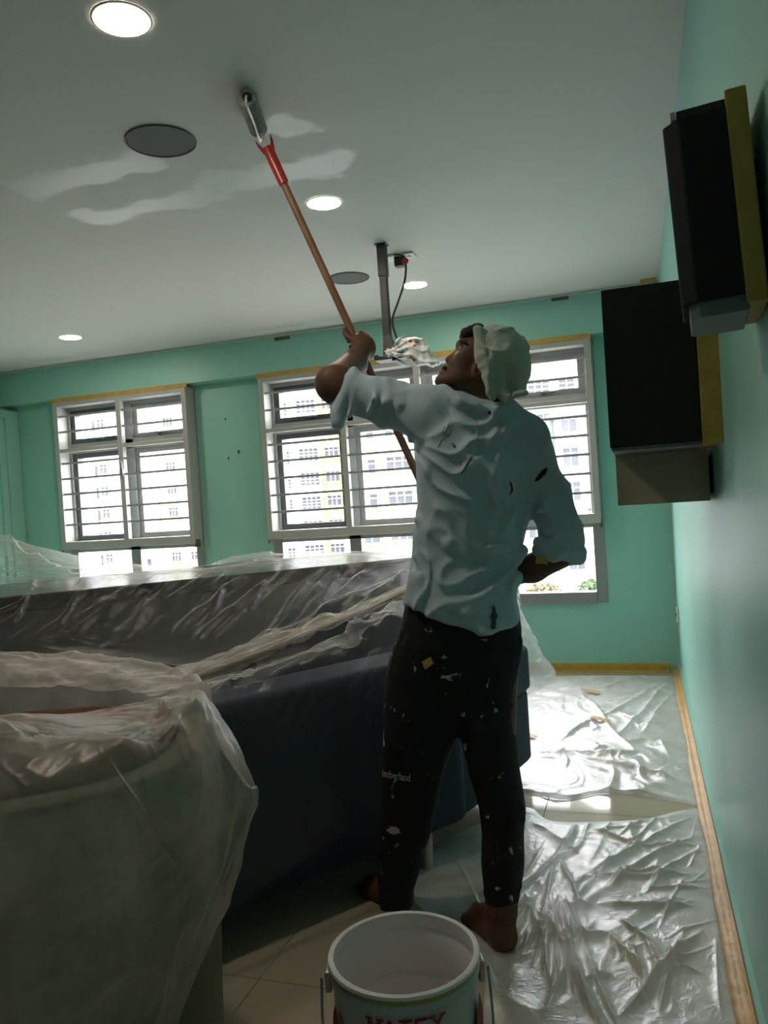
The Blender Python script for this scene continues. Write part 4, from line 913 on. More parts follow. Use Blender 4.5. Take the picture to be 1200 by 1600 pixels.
# ------------------------------------------------------------------ sculpting: signed distance fields -> mesh
CULL = [None, 0.0]
def sd_mesh(fn, lo, hi, vox, B=10, cull=True):
    lo = np.array(lo, float); hi = np.array(hi, float)
    nb = np.ceil((hi-lo)/(vox*B)).astype(int); n = nb*B+1
    # coarse pass over block centres
    cx = [lo[i]+(np.arange(nb[i])+.5)*B*vox for i in range(3)]
    Cc = np.stack(np.meshgrid(*cx, indexing='ij'), -1).reshape(-1, 3)
    dc = fn(Cc).reshape(nb)
    field = np.repeat(np.repeat(np.repeat(np.where(dc < 0, -1.0, 1.0), B, 0), B, 1), B, 2).astype(np.float32)
    field = np.pad(field, ((0, 1),)*3, mode='edge')
    keep = np.argwhere(np.abs(dc) < B*vox*.87*1.7+.012)
    a = np.arange(B+1)
    loc = np.stack(np.meshgrid(a, a, a, indexing='ij'), -1).reshape(-1, 3)
    for kb in keep:
        ijk = kb[None]*B+loc
        if cull: CULL[0] = lo+(kb+.5)*B*vox; CULL[1] = B*vox*.87+.06
        v = fn(lo+ijk*vox)
        if v is not None: field[ijk[:, 0], ijk[:, 1], ijk[:, 2]] = v
    CULL[0] = None
    ins = field < 0
    c = np.zeros(np.array(ins.shape)-1, np.int8)
    for i in (0, 1):
        for j in (0, 1):
            for k in (0, 1): c += ins[i:ins.shape[0]-1+i, j:ins.shape[1]-1+j, k:ins.shape[2]-1+k]
    act = np.argwhere((c > 0) & (c < 8))
    idx = np.full(c.shape, -1, np.int32); idx[act[:, 0], act[:, 1], act[:, 2]] = np.arange(len(act))
    acc = np.zeros((len(act), 3)); cnt = np.zeros(len(act))
    cor = [(i, j, k) for i in (0, 1) for j in (0, 1) for k in (0, 1)]
    for p in cor:
        for ax_ in range(3):
            if p[ax_]: continue
            q = list(p); q[ax_] = 1
            va = field[act[:, 0]+p[0], act[:, 1]+p[1], act[:, 2]+p[2]]; vb = field[act[:, 0]+q[0], act[:, 1]+q[1], act[:, 2]+q[2]]
            m = (va < 0) != (vb < 0); t = va/(va-vb+1e-12)
            pos = np.array(p, float)[None].repeat(len(act), 0); pos[:, ax_] += t
            acc[m] += pos[m]; cnt[m] += 1
    V = lo+(act+acc/cnt[:, None])*vox
    Q = []
    for ax_ in range(3):
        sl0 = [slice(None)]*3; sl1 = [slice(None)]*3; sl0[ax_] = slice(0, -1); sl1[ax_] = slice(1, None)
        s0 = ins[tuple(sl0)]; s1 = ins[tuple(sl1)]; e = np.argwhere(s0 != s1)
        b_, c_ = [(1, 2), (2, 0), (0, 1)][ax_]
        e = e[(e[:, b_] > 0) & (e[:, c_] > 0) & (e[:, b_] < idx.shape[b_]) & (e[:, c_] < idx.shape[c_])]
        fl = ins[e[:, 0], e[:, 1], e[:, 2]]
        def g(db, dc_):
            f = e.copy(); f[:, b_] += db; f[:, c_] += dc_; return idx[f[:, 0], f[:, 1], f[:, 2]]
        q = np.stack([g(-1, -1), g(0, -1), g(0, 0), g(-1, 0)], 1); q[~fl] = q[~fl][:, ::-1]
        Q.append(q)
    Q = np.concatenate(Q); Q = Q[(Q >= 0).all(1)]
    return V, Q
def sd_obj(name, fn, lo, hi, vox, m, parent, smooth_it=2, cull=True):
    V, Q = sd_mesh(fn, lo, hi, vox, cull=cull)
    for _ in range(smooth_it):      # light Laplacian smoothing
        s = np.zeros_like(V); k = np.zeros(len(V))
        for a, b in ((0, 1), (1, 2), (2, 3), (3, 0)):
            np.add.at(s, Q[:, a], V[Q[:, b]]); np.add.at(s, Q[:, b], V[Q[:, a]]); np.add.at(k, Q[:, a], 1); np.add.at(k, Q[:, b], 1)
        V = V+.5*(s/np.maximum(k, 1)[:, None]-V)
    off = np.array(parent.location) if parent is not None else np.zeros(3)
    V = V-off
    me = bpy.data.meshes.new(name); me.vertices.add(len(V)); me.vertices.foreach_set('co', V.astype(np.float32).ravel())
    me.loops.add(Q.size); me.loops.foreach_set('vertex_index', Q.ravel().astype(np.int32)); me.polygons.add(len(Q)); me.polygons.foreach_set('loop_start', (np.arange(len(Q))*4).astype(np.int32))
    me.update(calc_edges=True); me.validate()
    return link(name, me, MATS[m], parent, True)
def smin(a, b, k):
    if b is None: return a
    if a is None: return b
    h = np.clip(.5+.5*(b-a)/k, 0, 1); return b+(a-b)*h-k*h*(1-h)
def smax(a, b, k): return None if a is None else -smin(-a, -b, k)
def sub(a, b, k): return a if (a is None or b is None) else smax(a, -b, k)
def cone(P, a, b, ra, rb_, ds=1.0):
    """tapered capsule; ds flattens (>1) or deepens (<1) it along the viewing depth"""
    a = np.asarray(a); b = np.asarray(b); d = b-a
    if CULL[0] is not None:
        w0 = CULL[0]-a; t0 = min(1.0, max(0.0, float(w0@d)/float(d@d+1e-12))); w0 = w0-t0*d
        if math.sqrt(float(w0@w0)) > max(ra, rb_)*max(1, 1/ds)+CULL[1]: return None
    w_ = P-a
    t = np.clip((w_@d)/(d@d+1e-12), 0, 1); q = w_-t[:, None]*d
    if ds != 1.0:
        z = q@_fw; q = q+np.outer(z*(ds-1), _fw)
    return np.linalg.norm(q, axis=1)-(ra+(rb_-ra)*t)
def ell(P, c, X, Y, Z, r):
    if CULL[0] is not None and np.linalg.norm(CULL[0]-np.asarray(c)) > max(r)+CULL[1]: return None
    q = P-np.asarray(c); u = np.stack([q@X/r[0], q@Y/r[1], q@Z/r[2]], 1); k0 = np.linalg.norm(u, axis=1)
    k1 = np.linalg.norm(u/np.array(r), axis=1)+1e-9; return k0*(k0-1)/k1
def smooth_tab(keys, cols):
    k = np.array(keys, float); y = np.arange(k[0, 0]-20, k[-1, 0]+21, 1.0); out = []
    for c in range(1, cols+1):
        v = np.interp(y, k[:, 0], k[:, c]); w_ = np.exp(-np.linspace(-2, 2, 31)**2); w_ /= w_.sum(); vp = np.pad(v, 15, mode='edge'); out.append(np.convolve(vp, w_, 'valid'))
    return y, out
def stack(P, tab, ex=2.2):
    """body section stack: rows of (image height, left, right, depth, half depth) seen from the camera"""
    px, py, d = topix(P); y, (l, r, dc, hd) = tab
    L_ = np.interp(py, y, l); R_ = np.interp(py, y, r); D_ = np.interp(py, y, dc); H_ = np.interp(py, y, hd)
    hw = (R_-L_)/2*D_/F; x = (px-(L_+R_)/2)*D_/F
    u = (np.abs(x/hw)**ex+np.abs((d-D_)/H_)**ex)**(1/ex)
    return (u-1)*np.minimum(hw, H_)
def pix_cut(P, pts): px, py, d = topix(P); return (py-np.interp(px, [p[0] for p in pts], [p[1] for p in pts]))*d/F
X_, U_, Z_ = _rt, _up, _fw
T = at
# person's frame
pe_ = empty('person', atz(700, 1450, 0)); tag(pe_, 'person in pale paint-stained shirt and grey head cloth painting the ceiling, one hand on hip', 'person')

# ---- body: head, neck, arms, hands, feet and the trunk inside the clothes, one surface
HD = 2.20
hF = (-_rt*.874+_up*.486); hU = (_rt*.486+_up*.874); hL = -_fw           # face direction, crown direction, towards the viewer
def body(P):
    d = ell(P, T(768, 565, HD), hF, hU, hL, (.086, .080, .069))
    d = smin(d, ell(P, T(729, 575, HD), hF, hU, hL, (.050, .074, .058)), .03)
    for s in (-1, 1):
        o = hL*.034*s
        d = smin(d, cone(P, T(750, 592, HD)+o, T(697, 597, HD)+o*.35, .030, .019), .022)
        d = smin(d, cone(P, T(722, 539, HD)+o*.9, T(719, 538, HD)+o*.2, .010, .011), .012)          # brow
        d = smin(d, ell(P, T(724, 563, HD)+o*1.15, hF, hU, hL, (.022, .020, .016)), .02)             # cheekbone
        d = smin(d, cone(P, T(706, 567, HD)+hL*.011*s, T(704, 566, HD)+hL*.010*s, .0075, .007), .008)  # nostril wing
        d = smax(d, -(np.linalg.norm(P-(T(715, 548.5, HD)+hL*.036*s), axis=1)-.010), .008)                # eye socket
    d = smin(d, ell(P, T(740, 549, HD), hF, hU, hL, (.040, .034, .056)), .02)
    d = smin(d, np.linalg.norm(P-T(688, 595, HD), axis=1)-.016, .016)                                  # chin
    d = smin(d, cone(P, T(721, 545, HD), T(703, 561, HD), .0075, .0105), .009)                        # nose
    d = smin(d, np.linalg.norm(P-T(700.5, 563, HD), axis=1)-.0095, .006)
    d = smin(d, ell(P, T(694.5, 575.5, HD), hF, hU, hL, (.010, .0065, .021)), .006)                    # upper lip
    d = smin(d, ell(P, T(691, 583, HD), hF, hU, hL, (.010, .007, .020)), .006)
    d = sub(d, ell(P, T(689, 579, HD), hF, hU, hL, (.010, .0016, .022)), .003)
    for s in (1, -1):                                                                                  # ears
        c = T(745, 583, HD)+hL*.069*s
        e = ell(P, c, hF, hU, hL, (.017, .031, .011)); e = sub(e, ell(P, c+hL*.009*s+hF*.002, hF, hU, hL, (.009, .019, .008)), .005)
        d = smin(d, e, .006)
    d = smin(d, cone(P, T(752, 592, HD), T(757, 655, 2.215), .050, .060), .03)                        # neck
    px, py, dd = topix(P); d = smin(d, smax(stack(P, TRUNK), np.maximum(py-1040, 640-py)*dd/F, .02), .05)
    # left arm: shoulder, elbow, folded forearm, fist on the pole
    d = smin(d, cone(P, T(690, 650, 2.21), T(530, 612, 2.27), .055, .042), .03)
    d = smin(d, cone(P, T(526, 597, 2.28), T(552, 570, 2.43), .054, .042), .02)
    d = smin(d, cone(P, T(517, 601, 2.27), T(530, 606, 2.27), .043, .046), .03)
    d = smin(d, cone(P, T(552, 570, 2.43), PALM, .037, .031), .02)
    d = smin(d, ell(P, PALM, pdir, HE2, HE1, (.046, .040, .024)), .012)
    for (a, b, r0, r1) in FING: d = smin(d, cone(P, a, b, r0, r1), .004)
    # right arm: hand on hip
    d = smin(d, cone(P, T(835, 700, 2.22), T(878, 848, 2.20), .052, .042), .03)
    d = smin(d, cone(P, T(876, 864, 2.20), T(832, 888, 2.235), .043, .038), .02)
    d = smin(d, cone(P, T(832, 888, 2.235), T(800, 899, 2.28), .038, .029), .02)
    d = smin(d, cone(P, T(802, 899, 2.275), T(775, 902, 2.335), .028, .024), .015)
    for (a, b, r0, r1) in FING2: d = smin(d, cone(P, a, b, r0, r1), .004)
    # legs and feet
    for a, b, r0, r1 in LEGS: d = smin(d, cone(P, a, b, r0, r1), .02)
    return d
TRUNK = smooth_tab([(630, 715, 800, 2.22, .07), (680, 690, 815, 2.22, .09), (760, 675, 820, 2.22, .10), (850, 672, 795, 2.22, .095), (930, 650, 795, 2.22, .10), (1000, 645, 795, 2.22, .10), (1040, 650, 790, 2.22, .09)], 4)
# left fist round the pole
HE1 = (-_fw*.80+_rt*.55); HE1 = HE1-pdir*(HE1@pdir); HE1 /= np.linalg.norm(HE1); HE2 = np.cross(pdir, HE1)
PALM = GR+pdir*.012+HE1*.030
FING = []
for k in range(4):
    c = GR+pdir*(-.030+.0215*k); r_ = (.0100, .0105, .0102, .009)[k]; R_ = .0130+r_*.95
    an = [0.25, 1.15, 2.1, 3.1, 3.9]; pts_ = [c+R_*(1.35 if a_ < .5 else 1.0)*(HE1*math.cos(a_)-HE2*math.sin(a_)) for a_ in an]
    for i in range(4): FING.append((pts_[i], pts_[i+1], r_*(1.08-.06*i), r_*(1.02-.06*i)))
pts_ = [PALM-pdir*.018+HE2*.018, GR-pdir*.034+HE2*.027+HE1*.008, GR-pdir*.052+HE2*.024, GR-pdir*.066+HE2*.016-HE1*.006]
for i in range(3): FING.append((pts_[i], pts_[i+1], .0125-.0012*i, .0115-.0012*i))
# right hand resting on the hip front
FING2 = []
for k in range(4):
    a = T(778, 892+k*8.5, 2.335); b = T(758, 894+k*9.5, 2.352); c = T(742-(2, 0, 3, 9)[k]*-1, 897+k*10.5, 2.352)
    FING2 += [(a, b, .0095, .009), (b, c, .009, .0078)]
FING2 += [(T(800, 892, 2.27), T(790, 878, 2.29), .013, .0115), (T(790, 878, 2.29), T(776, 868, 2.315), .0115, .0095)]
def foot(heel, toe, ank, s):
    heel = np.array(heel); toe = np.array(toe); f = toe-heel; L_ = np.linalg.norm(f); f = f/L_; sd = np.cross(f, np.array([0, 0, 1.0]))*s   # sd: big-toe side
    L = [(heel+f*.035+np.array([0, 0, .034]), ank, .036, .036), (heel+f*.03+np.array([0, 0, .032]), heel+f*(L_*.62)+np.array([0, 0, .030]), .033, .030),
         (ank, heel+f*(L_*.62)+sd*.008+np.array([0, 0, .034]), .036, .026), (heel+f*(L_*.35)+np.array([0, 0, .026])-sd*.012, heel+f*(L_*.72)-sd*.028+np.array([0, 0, .018]), .026, .017),
         (heel+f*(L_*.60)+sd*.012+np.array([0, 0, .024]), heel+f*(L_*.74)+sd*.026+np.array([0, 0, .020]), .025, .019)]
    for k in range(5):
        a = heel+f*(L_*(.74-.022*k))+sd*(.028-.0145*k)+np.array([0, 0, .016]); b = heel+f*(L_*(.97-.045*k))+sd*(.030-.0165*k)+np.array([0, 0, .012]); r_ = (.0125, .0095, .009, .0088, .0085)[k]
        L.append((a, b, r_*1.05, r_))
    return L
RA = T(785, 1415, 2.165); LA = T(606, 1400, 2.31)
rh = atz(797, 1492, 0); rt_ = atz(730, 1424, 0); lh = atz(636, 1432, 0)+np.array([.0, .02, 0]); lt = lh+np.array([-.20, .135, 0])
LA = np.array([lh[0]-.03, lh[1]+.02, .10]); RA = np.array([rh[0]-.022, rh[1]+.042, .10])
LEGS = [(T(770, 1000, 2.22), T(775, 1200, 2.18), .075, .050), (T(775, 1200, 2.18), RA, .050, .034), (T(675, 1000, 2.22), T(645, 1200, 2.24), .075, .050), (T(645, 1200, 2.24), LA, .050, .034)]
LEGS += foot(rh, rt_, RA, 1)+foot(lh, lt, LA, 1)
bd = sd_obj('body', body, (-1.15, 1.85, -.02), (-.05, 2.75, 1.78), .0042, 'skin', pe_, 2)
for s in (1,):
    m = MB().lathe([(.0085*math.cos(t), .0085*math.sin(t)) for t in np.linspace(-math.pi/2, math.pi/2, 9)], 14).build('eye', MATS['eye_white'], pe_, True)
    m.location = Vector(T(719.5, 549, HD)+hL*.031-np.array(pe_.location)); m.rotation_euler = (0, 0, 0)
# nails on the visible toes would be hidden; brows and hair
def hairf(P):
    d = ell(P, T(769, 563, HD), hF, hU, hL, (.092, .086, .075))
    px, py, dd = topix(P)
    fr_ = np.maximum((px-np.interp(py, [505, 516, 552, 590, 640], [741, 744, 752, 760, 772])), (715-px))*dd/F
    cut = np.interp(px, [715, 722, 735, 745, 770], [533, 532, 533, 560, 560]); low = (py-cut)*dd/F
    d = smax(d, smax(low, (px-760)*dd/F, .004), .006)
    tuft = cone(P, T(727, 523, HD)+hL*.02, T(745, 518, HD)+hL*.02, .016, .020); tuft = smin(tuft, cone(P, T(727, 523, HD)-hL*.025, T(745, 518, HD)-hL*.02, .015, .020), .01)
    d = smin(d, tuft, .008)
    nape = ell(P, T(763, 600, HD), hF, hU, hL, (.030, .040, .056))          # dark hair behind the ear, under the cloth
    d = np.minimum(d, nape)
    n_ = noise3(P[:, 0]*160, P[:, 1]*160, P[:, 2]*60)*.004
    return d+n_-.002
sd_obj('hair', hairf, T(700, 660, 2.02)-np.array([.06, .10, .02]), T(840, 500, 2.4)+np.array([.06, .06, .05]), .0036, 'hair', pe_, 1, False)
br = MB().tube(catmull(np.array([T(724, 541, HD)+hL*.055, T(719, 537.5, HD)+hL*.042, T(715.5, 537, HD)+hL*.026])-np.array(pe_.location), 8), [.003, .004, .0045, .005, .005, .0045, .004, .003], 8).build('eyebrow', MATS['hair'], pe_, True)

# ---- head cloth: outline inflated to a rounded bundle
def poly_sd(px, py, poly):
    poly = np.array(poly, float); d = np.full(px.shape, 1e9); ins = np.zeros(px.shape, bool); n = len(poly)
    for i in range(n):
        a = poly[i]; b = poly[(i+1) % n]; e = b-a; wx = px-a[0]; wy = py-a[1]; t = np.clip((wx*e[0]+wy*e[1])/(e@e), 0, 1)
        d = np.minimum(d, (wx-t*e[0])**2+(wy-t*e[1])**2)
        c = ((a[1] > py) != (b[1] > py)) & (px < (b[0]-a[0])*(py-a[1])/((b[1]-a[1])+1e-12)+a[0]); ins ^= c
    d = np.sqrt(d); return np.where(ins, -d, d)
def inflate(P, poly, R, dc):
    px, py, d = topix(P); s = poly_sd(px, py, poly)*d/F
    return np.sqrt(np.maximum(s+R, 0)**2+(d-dc)**2)-R
CL = [(738, 516), (744, 512), (756, 510), (775, 511), (795, 519), (809, 530), (818, 545), (822, 565), (823, 590), (821, 614), (810, 618), (799, 618), (800, 630), (794, 640), (782, 634), (770, 626), (762, 612), (755, 590), (746, 556), (741, 532)]
def cloth(P):
    d = inflate(P, CL, .078, HD+.003)
    px, py, dd = topix(P)
    fr_ = (np.interp(py, [500, 516, 532, 556, 590, 612, 640], [737, 738, 741, 746, 755, 762, 774])-px)*dd/F
    sk = smax(ell(P, T(775, 562, HD), hF, hU, hL, (.095, .092, .083)), fr_, .006)
    d = smin(d, sk, .02)
    for a, b, r_ in (((742, 514), (748, 560), .008), ((748, 560), (758, 590), .008), ((758, 590), (770, 622), .008), ((749, 514), (756, 555), .007), ((756, 555), (790, 632), .007), ((775, 540), (768, 560), .006), ((768, 560), (795, 625), .008), ((790, 545), (772, 560), .006), ((797, 618), (821, 614), .010)):
        for dz in ((-.058, -.072) if a[0] < 752 else (-.078, -.080),):
            d = smin(d, cone(P, T(a[0]+1, a[1], HD+dz[0]), T(b[0], b[1], HD+dz[1]), r_*.9, r_*.9), .017)
    d = sub(d, cone(P, T(752, 516, HD-.075), T(780, 618, HD-.094), .003, .004), .004)
    d = sub(d, cone(P, T(764, 565, HD-.092), T(800, 616, HD-.085), .004, .004), .005)
    px, py, dd = topix(P); an_ = np.arctan2(py-505, px-725); wv_ = noise3(px*.03, py*.03, px*0)
    return d+.0035*(noise3(P[:, 0]*28, P[:, 1]*28, P[:, 2]*28)-.5)-.008*np.clip((np.hypot(px-725, py-505)-25)/30, 0, 1)*(1-np.abs(np.sin(an_*6+wv_*4)))**2
sd_obj('head_cloth', cloth, T(720, 660, 2.02)-np.array([.05, .10, .02]), T(840, 495, 2.4)+np.array([.06, .06, .04]), .0038, 'towel', pe_, 1, False)

# ---- shirt
SH = smooth_tab([(615, 712, 798, 2.215, .07), (640, 690, 806, 2.215, .085), (660, 672, 815, 2.215, .10), (690, 656, 832, 2.215, .112), (720, 648, 843, 2.215, .118), (760, 649, 842, 2.215, .120), (800, 652, 833, 2.215, .116), (830, 650, 822, 2.215, .112), (860, 647, 810, 2.215, .112),
                 (890, 642, 803, 2.215, .114), (920, 636, 805, 2.215, .120), (950, 630, 810, 2.215, .128), (1000, 627, 817, 2.215, .132)], 4)
HEM = [(600, 940), (628, 944), (650, 954), (690, 974), (730, 984), (770, 989), (800, 982), (818, 964), (850, 950)]
SF = [((655, 812), (700, 852), .006, .010), ((700, 852), (790, 906), .010, .009), ((790, 906), (806, 903), .007, .006), ((650, 870), (700, 945), .006, .006), ((700, 945), (760, 978), .006, .004),
      ((690, 655), (668, 740), .008, .006), ((715, 645), (735, 690), .008, .007), ((735, 690), (728, 740), .006, .003), ((672, 640), (655, 700), .009, .007), ((640, 625), (662, 690), .008, .007), ((770, 660), (772, 760), .005, .005), ((772, 760), (768, 860), .005, .003),
      ((800, 800), (760, 880), .006, .004), ((830, 780), (800, 860), .006, .004), ((815, 860), (780, 905), .006, .004), ((660, 900), (655, 950), .006, .006), ((805, 905), (770, 950), .005, .004), ((640, 955), (645, 900), .006, .005)]
def shirt(P):
    px, py, dd = topix(P)
    d = smax(stack(P, SH, 2.3), (632-py)*dd/F, .02)
    d = smin(d, cone(P, T(720, 640, 2.205), T(672, 650, 2.215), .058, .074), .035)                 # left shoulder
    d = smin(d, cone(P, T(672, 650, 2.215), T(610, 634, 2.245), .078, .061, 1.05), .03)
    d = smin(d, cone(P, T(610, 634, 2.245), T(545, 618, 2.27), .061, .054, 1.0), .03)
    d = smin(d, cone(P, T(785, 652, 2.205), T(822, 685, 2.21), .052, .062), .03)                   # right shoulder
    d = smin(d, cone(P, T(822, 685, 2.21), T(858, 775, 2.205), .064, .056), .025)
    d = smin(d, cone(P, T(858, 775, 2.205), T(878, 845, 2.2), .058, .062), .03)
    # collar
    col = cone(P, T(762, 640, 2.21), T(756, 622, 2.20), .070, .060); col = sub(col, cone(P, T(765, 660, 2.21), T(752, 600, 2.195), .055, .050), .006)
    col = smax(col, -pix_cut(P, [(680, 606), (692, 608), (720, 619), (745, 622), (765, 628), (800, 640)]), .004)
    d = smin(d, col, .010)
    d = smin(d, cone(P, T(694, 612, 2.16), T(716, 632, 2.13), .012, .014), .012); d = smin(d, cone(P, T(716, 628, 2.13), T(745, 634, 2.12), .010, .012), .012)
    cpt = [T(692, 611, 2.175), T(706, 622, 2.145), T(722, 630, 2.132), T(745, 637, 2.126), T(770, 642, 2.130), T(797, 647, 2.150)]
    for i in range(5): d = smin(d, cone(P, cpt[i], cpt[i+1], .013, .013), .006)
    for a, b, r0, r1 in SF:                                                                         # folds over the back
        def onb(p):
            y, (l, r, dc, hd) = SH; l = np.interp(p[1], y, l); r = np.interp(p[1], y, r); dc = np.interp(p[1], y, dc); hd = np.interp(p[1], y, hd)
            u = np.clip(abs((p[0]-(l+r)/2)/((r-l)/2)), 0, .97); return T(p[0], p[1], dc-hd*(1-u**2.3)**(1/2.3)+.004)
        d = smin(d, cone(P, onb(a), onb(b), r0*1.5+.0055, r1*1.4+.0045), .009)
    for a, b in (((648, 612), (632, 668)), ((628, 606), (612, 660)), ((604, 602), (590, 655)), ((586, 596), (572, 650)), ((650, 640), (640, 690))):
        d = smin(d, cone(P, T(a[0], a[1], 2.225), T((a[0]+b[0])/2+6, (a[1]+b[1])/2, 2.175), .013, .012), .012); d = smin(d, cone(P, T((a[0]+b[0])/2+6, (a[1]+b[1])/2, 2.175), T(b[0], b[1], 2.215), .009, .008), .014)
    for a, b in (((866, 752), (850, 780)), ((872, 780), (840, 800)), ((890, 815), (850, 830)), ((900, 840), (850, 850))):
        d = smin(d, cone(P, T(a[0], a[1], 2.185), T(b[0], b[1], 2.145), .010, .008), .016)
    d = smin(d, np.linalg.norm(P-T(860, 748, 2.19), axis=1)-.011, .010)
    # rolled cuffs
    cf = ell(P, T(541, 620, 2.275), (_rt*.32+_up*.947), (_rt*.947-_up*.32), _fw, (.094, .034, .070))
    cf = smin(cf, cone(P, T(553, 577, 2.25), T(530, 660, 2.235), .014, .018), .012); cf = smin(cf, cone(P, T(540, 590, 2.235), T(522, 664, 2.235), .012, .010), .012)
    d = smin(d, cf, .012)
    d = smin(d, cone(P, T(592, 622, 2.25), T(550, 606, 2.262), .056, .050), .02)
    d = smin(d, cone(P, T(556, 605, 2.215), T(546, 650, 2.22), .012, .012), .012)
    rf = cone(P, T(846, 858, 2.185), T(905, 868, 2.185), .022, .018, .75); d = smin(d, rf, .014)
    d = smin(d, cone(P, T(842, 846, 2.16), T(868, 868, 2.14), .016, .014), .012); d = smin(d, cone(P, T(870, 862, 2.14), T(910, 862, 2.16), .012, .012), .012)
    d = smax(d, pix_cut(P, HEM), .006)
    n_ = .012*(noise3(P[:, 0]*9+P[:, 2]*5, P[:, 1]*9, P[:, 2]*7+3)-.5)-.008*(ridged(P[:, 0]*11+P[:, 2]*7+2, P[:, 1]*11, P[:, 2]*7-P[:, 0]*5)**3-.3)
    def fan(cx, cy, n, ph, r0, r1, amp, a0, a1):
        dx = px-cx; dy = py-cy; r_ = np.hypot(dx, dy); a = np.arctan2(dy, dx); wv_ = noise3(px*.02, py*.02, px*0+ph)
        m_ = np.clip((r_-r0)/25, 0, 1)*np.clip((r1-r_)/60, 0, 1)*np.clip((a-a0)*5, 0, 1)*np.clip((a1-a)*5, 0, 1)
        return amp*m_*(1-np.abs(np.sin(a*n+wv_*5+ph)))**1.5
    n_ = n_-fan(636, 690, 8, .3, 25, 190, .013, -.6, 1.3)-fan(822, 880, 6, 1.1, 12, 190, .013, 1.9, 3.14)-fan(822, 880, 6, 1.1, 12, 190, .013, -3.14, -1.9)-fan(800, 640, 5, 2.1, 20, 150, .010, 1.2, 2.6)-fan(640, 1000, 7, .9, 25, 190, .011, -1.6, -.3)
    return d+n_
sh_ = sd_obj('shirt', shirt, (-1.02, 1.98, .80), (-.08, 2.50, 1.66), .0048, 'shirt', pe_, 2)
# dark paint patches worn into the shirt: raised thin smears lying on the cloth
# ---- trousers
PEL = smooth_tab([(915, 645, 800, 2.22, .10), (945, 634, 810, 2.22, .115), (985, 624, 815, 2.22, .125), (1020, 612, 812, 2.22, .125), (1060, 606, 805, 2.22, .115), (1100, 606, 803, 2.22, .10), (1140, 612, 800, 2.22, .09)], 4)
LL = smooth_tab([(1000, 618, 720, 2.22, .10), (1063, 604, 722, 2.22, .10), (1132, 600, 720, 2.22, .095), (1179, 597, 703, 2.23, .09), (1210, 595, 692, 2.24, .085), (1241, 593, 686, 2.25, .082), (1280, 591, 678, 2.26, .078), (1311, 590, 670, 2.27, .075), (1334, 589, 663, 2.275, .07), (1365, 589, 655, 2.28, .066), (1396, 590, 645, 2.285, .060), (1425, 594, 640, 2.285, .052)], 4)
RL = smooth_tab([(1000, 712, 814, 2.22, .10), (1094, 712, 803, 2.21, .10), (1132, 714, 804, 2.20, .095), (1171, 722, 808, 2.19, .09), (1206, 731, 812, 2.18, .086), (1233, 741, 817, 2.175, .083), (1268, 750, 823, 2.17, .080), (1303, 754, 820, 2.165, .075), (1346, 752, 819, 2.155, .070), (1377, 755, 816, 2.15, .066), (1408, 758, 812, 2.145, .060), (1432, 764, 804, 2.145, .052)], 4)
TF = [((812, 1000), (800, 1060), .008), ((630, 990), (612, 1050), .008), ((760, 1120), (800, 1100), .006), ((815, 1262), (760, 1275), .008), ((818, 1280), (762, 1290), .007), ((596, 1330), (650, 1320), .007), ((592, 1370), (645, 1360), .007), ((760, 1350), (815, 1342), .006), ((760, 1395), (812, 1385), .007), ((690, 1160), (630, 1170), .006), ((640, 1000), (628, 1060), .007)]
def trou(P):
    d = stack(P, PEL, 2.3)
    px, py, dd = topix(P)
    l = smax(stack(P, LL, 2.1), (py-1424)*dd/F, .01); r = smax(stack(P, RL, 2.1), (py-1430)*dd/F, .01)
    d = smax(d, (py-1120)*dd/F*.6, .03); d = smax(d, (925-py)*dd/F, .01)
    l = smax(l, (1010-py)*dd/F, .01); r = smax(r, (1010-py)*dd/F, .01)
    d = smin(d, l, .022); d = smin(d, r, .022)
    for a, b, r_ in TF:
        tb = LL if (a[0] < 705 and a[1] > 1060) else (RL if a[1] > 1060 else PEL)
        def onb(p):
            y, (l_, r2, dc, hd) = tb; l_ = np.interp(p[1], y, l_); r2 = np.interp(p[1], y, r2); dc = np.interp(p[1], y, dc); hd = np.interp(p[1], y, hd)
            u = np.clip(abs((p[0]-(l_+r2)/2)/((r2-l_)/2)), 0, .97); return T(p[0], p[1], dc-hd*(1-u**2.2)**(1/2.2)+.003)
        d = smin(d, cone(P, onb(a), onb(b), r_, r_*.8), .014)
    return d+.006*(noise3(P[:, 0]*16, P[:, 1]*16, P[:, 2]*10)-.5)
tr_ = sd_obj('trousers', trou, (-1.08, 1.94, .02), (-.22, 2.50, .99), .0048, 'trousers', pe_, 2)

# print on the left calf, wrapped on to the cloth
from mathutils.bvhtree import BVHTree
bvh = BVHTree.FromObject(tr_, bpy.context.evaluated_depsgraph_get()); poff = np.array(pe_.location)
def wrap_print(name, txt, px0, py0, px1, size_px, m, shear=0):
    cu = bpy.data.curves.new(name, 'FONT'); cu.body = txt; cu.size = 1; cu.resolution_u = 2; cu.offset = .01
    to = bpy.data.objects.new(name, cu); COL.objects.link(to); me = bpy.data.meshes.new_from_object(to.evaluated_get(bpy.context.evaluated_depsgraph_get())); bpy.data.objects.remove(to)
    bm = bmesh.new(); bm.from_mesh(me); bmesh.ops.triangulate(bm, faces=bm.faces); bmesh.ops.subdivide_edges(bm, edges=[e for e in bm.edges if e.calc_length() > .12], cuts=2)
    xm = max(v.co.x for v in bm.verts)
    dead = []
    for v in bm.verts:
        px = px0+(px1-px0)*v.co.x/xm; py = py0-size_px*v.co.y+shear*v.co.x/xm
        q = ray(px, py); h = bvh.ray_cast(Vector(CAM-poff), Vector(q/np.linalg.norm(q)))
        if h[0] is None: dead.append(v)
        else: v.co = h[0]+h[1]*.0012
    bmesh.ops.delete(bm, geom=dead, context='VERTS'); bm.to_mesh(me); bm.free(); me.materials.clear()
    return link(name, me, MATS[m], tr_)
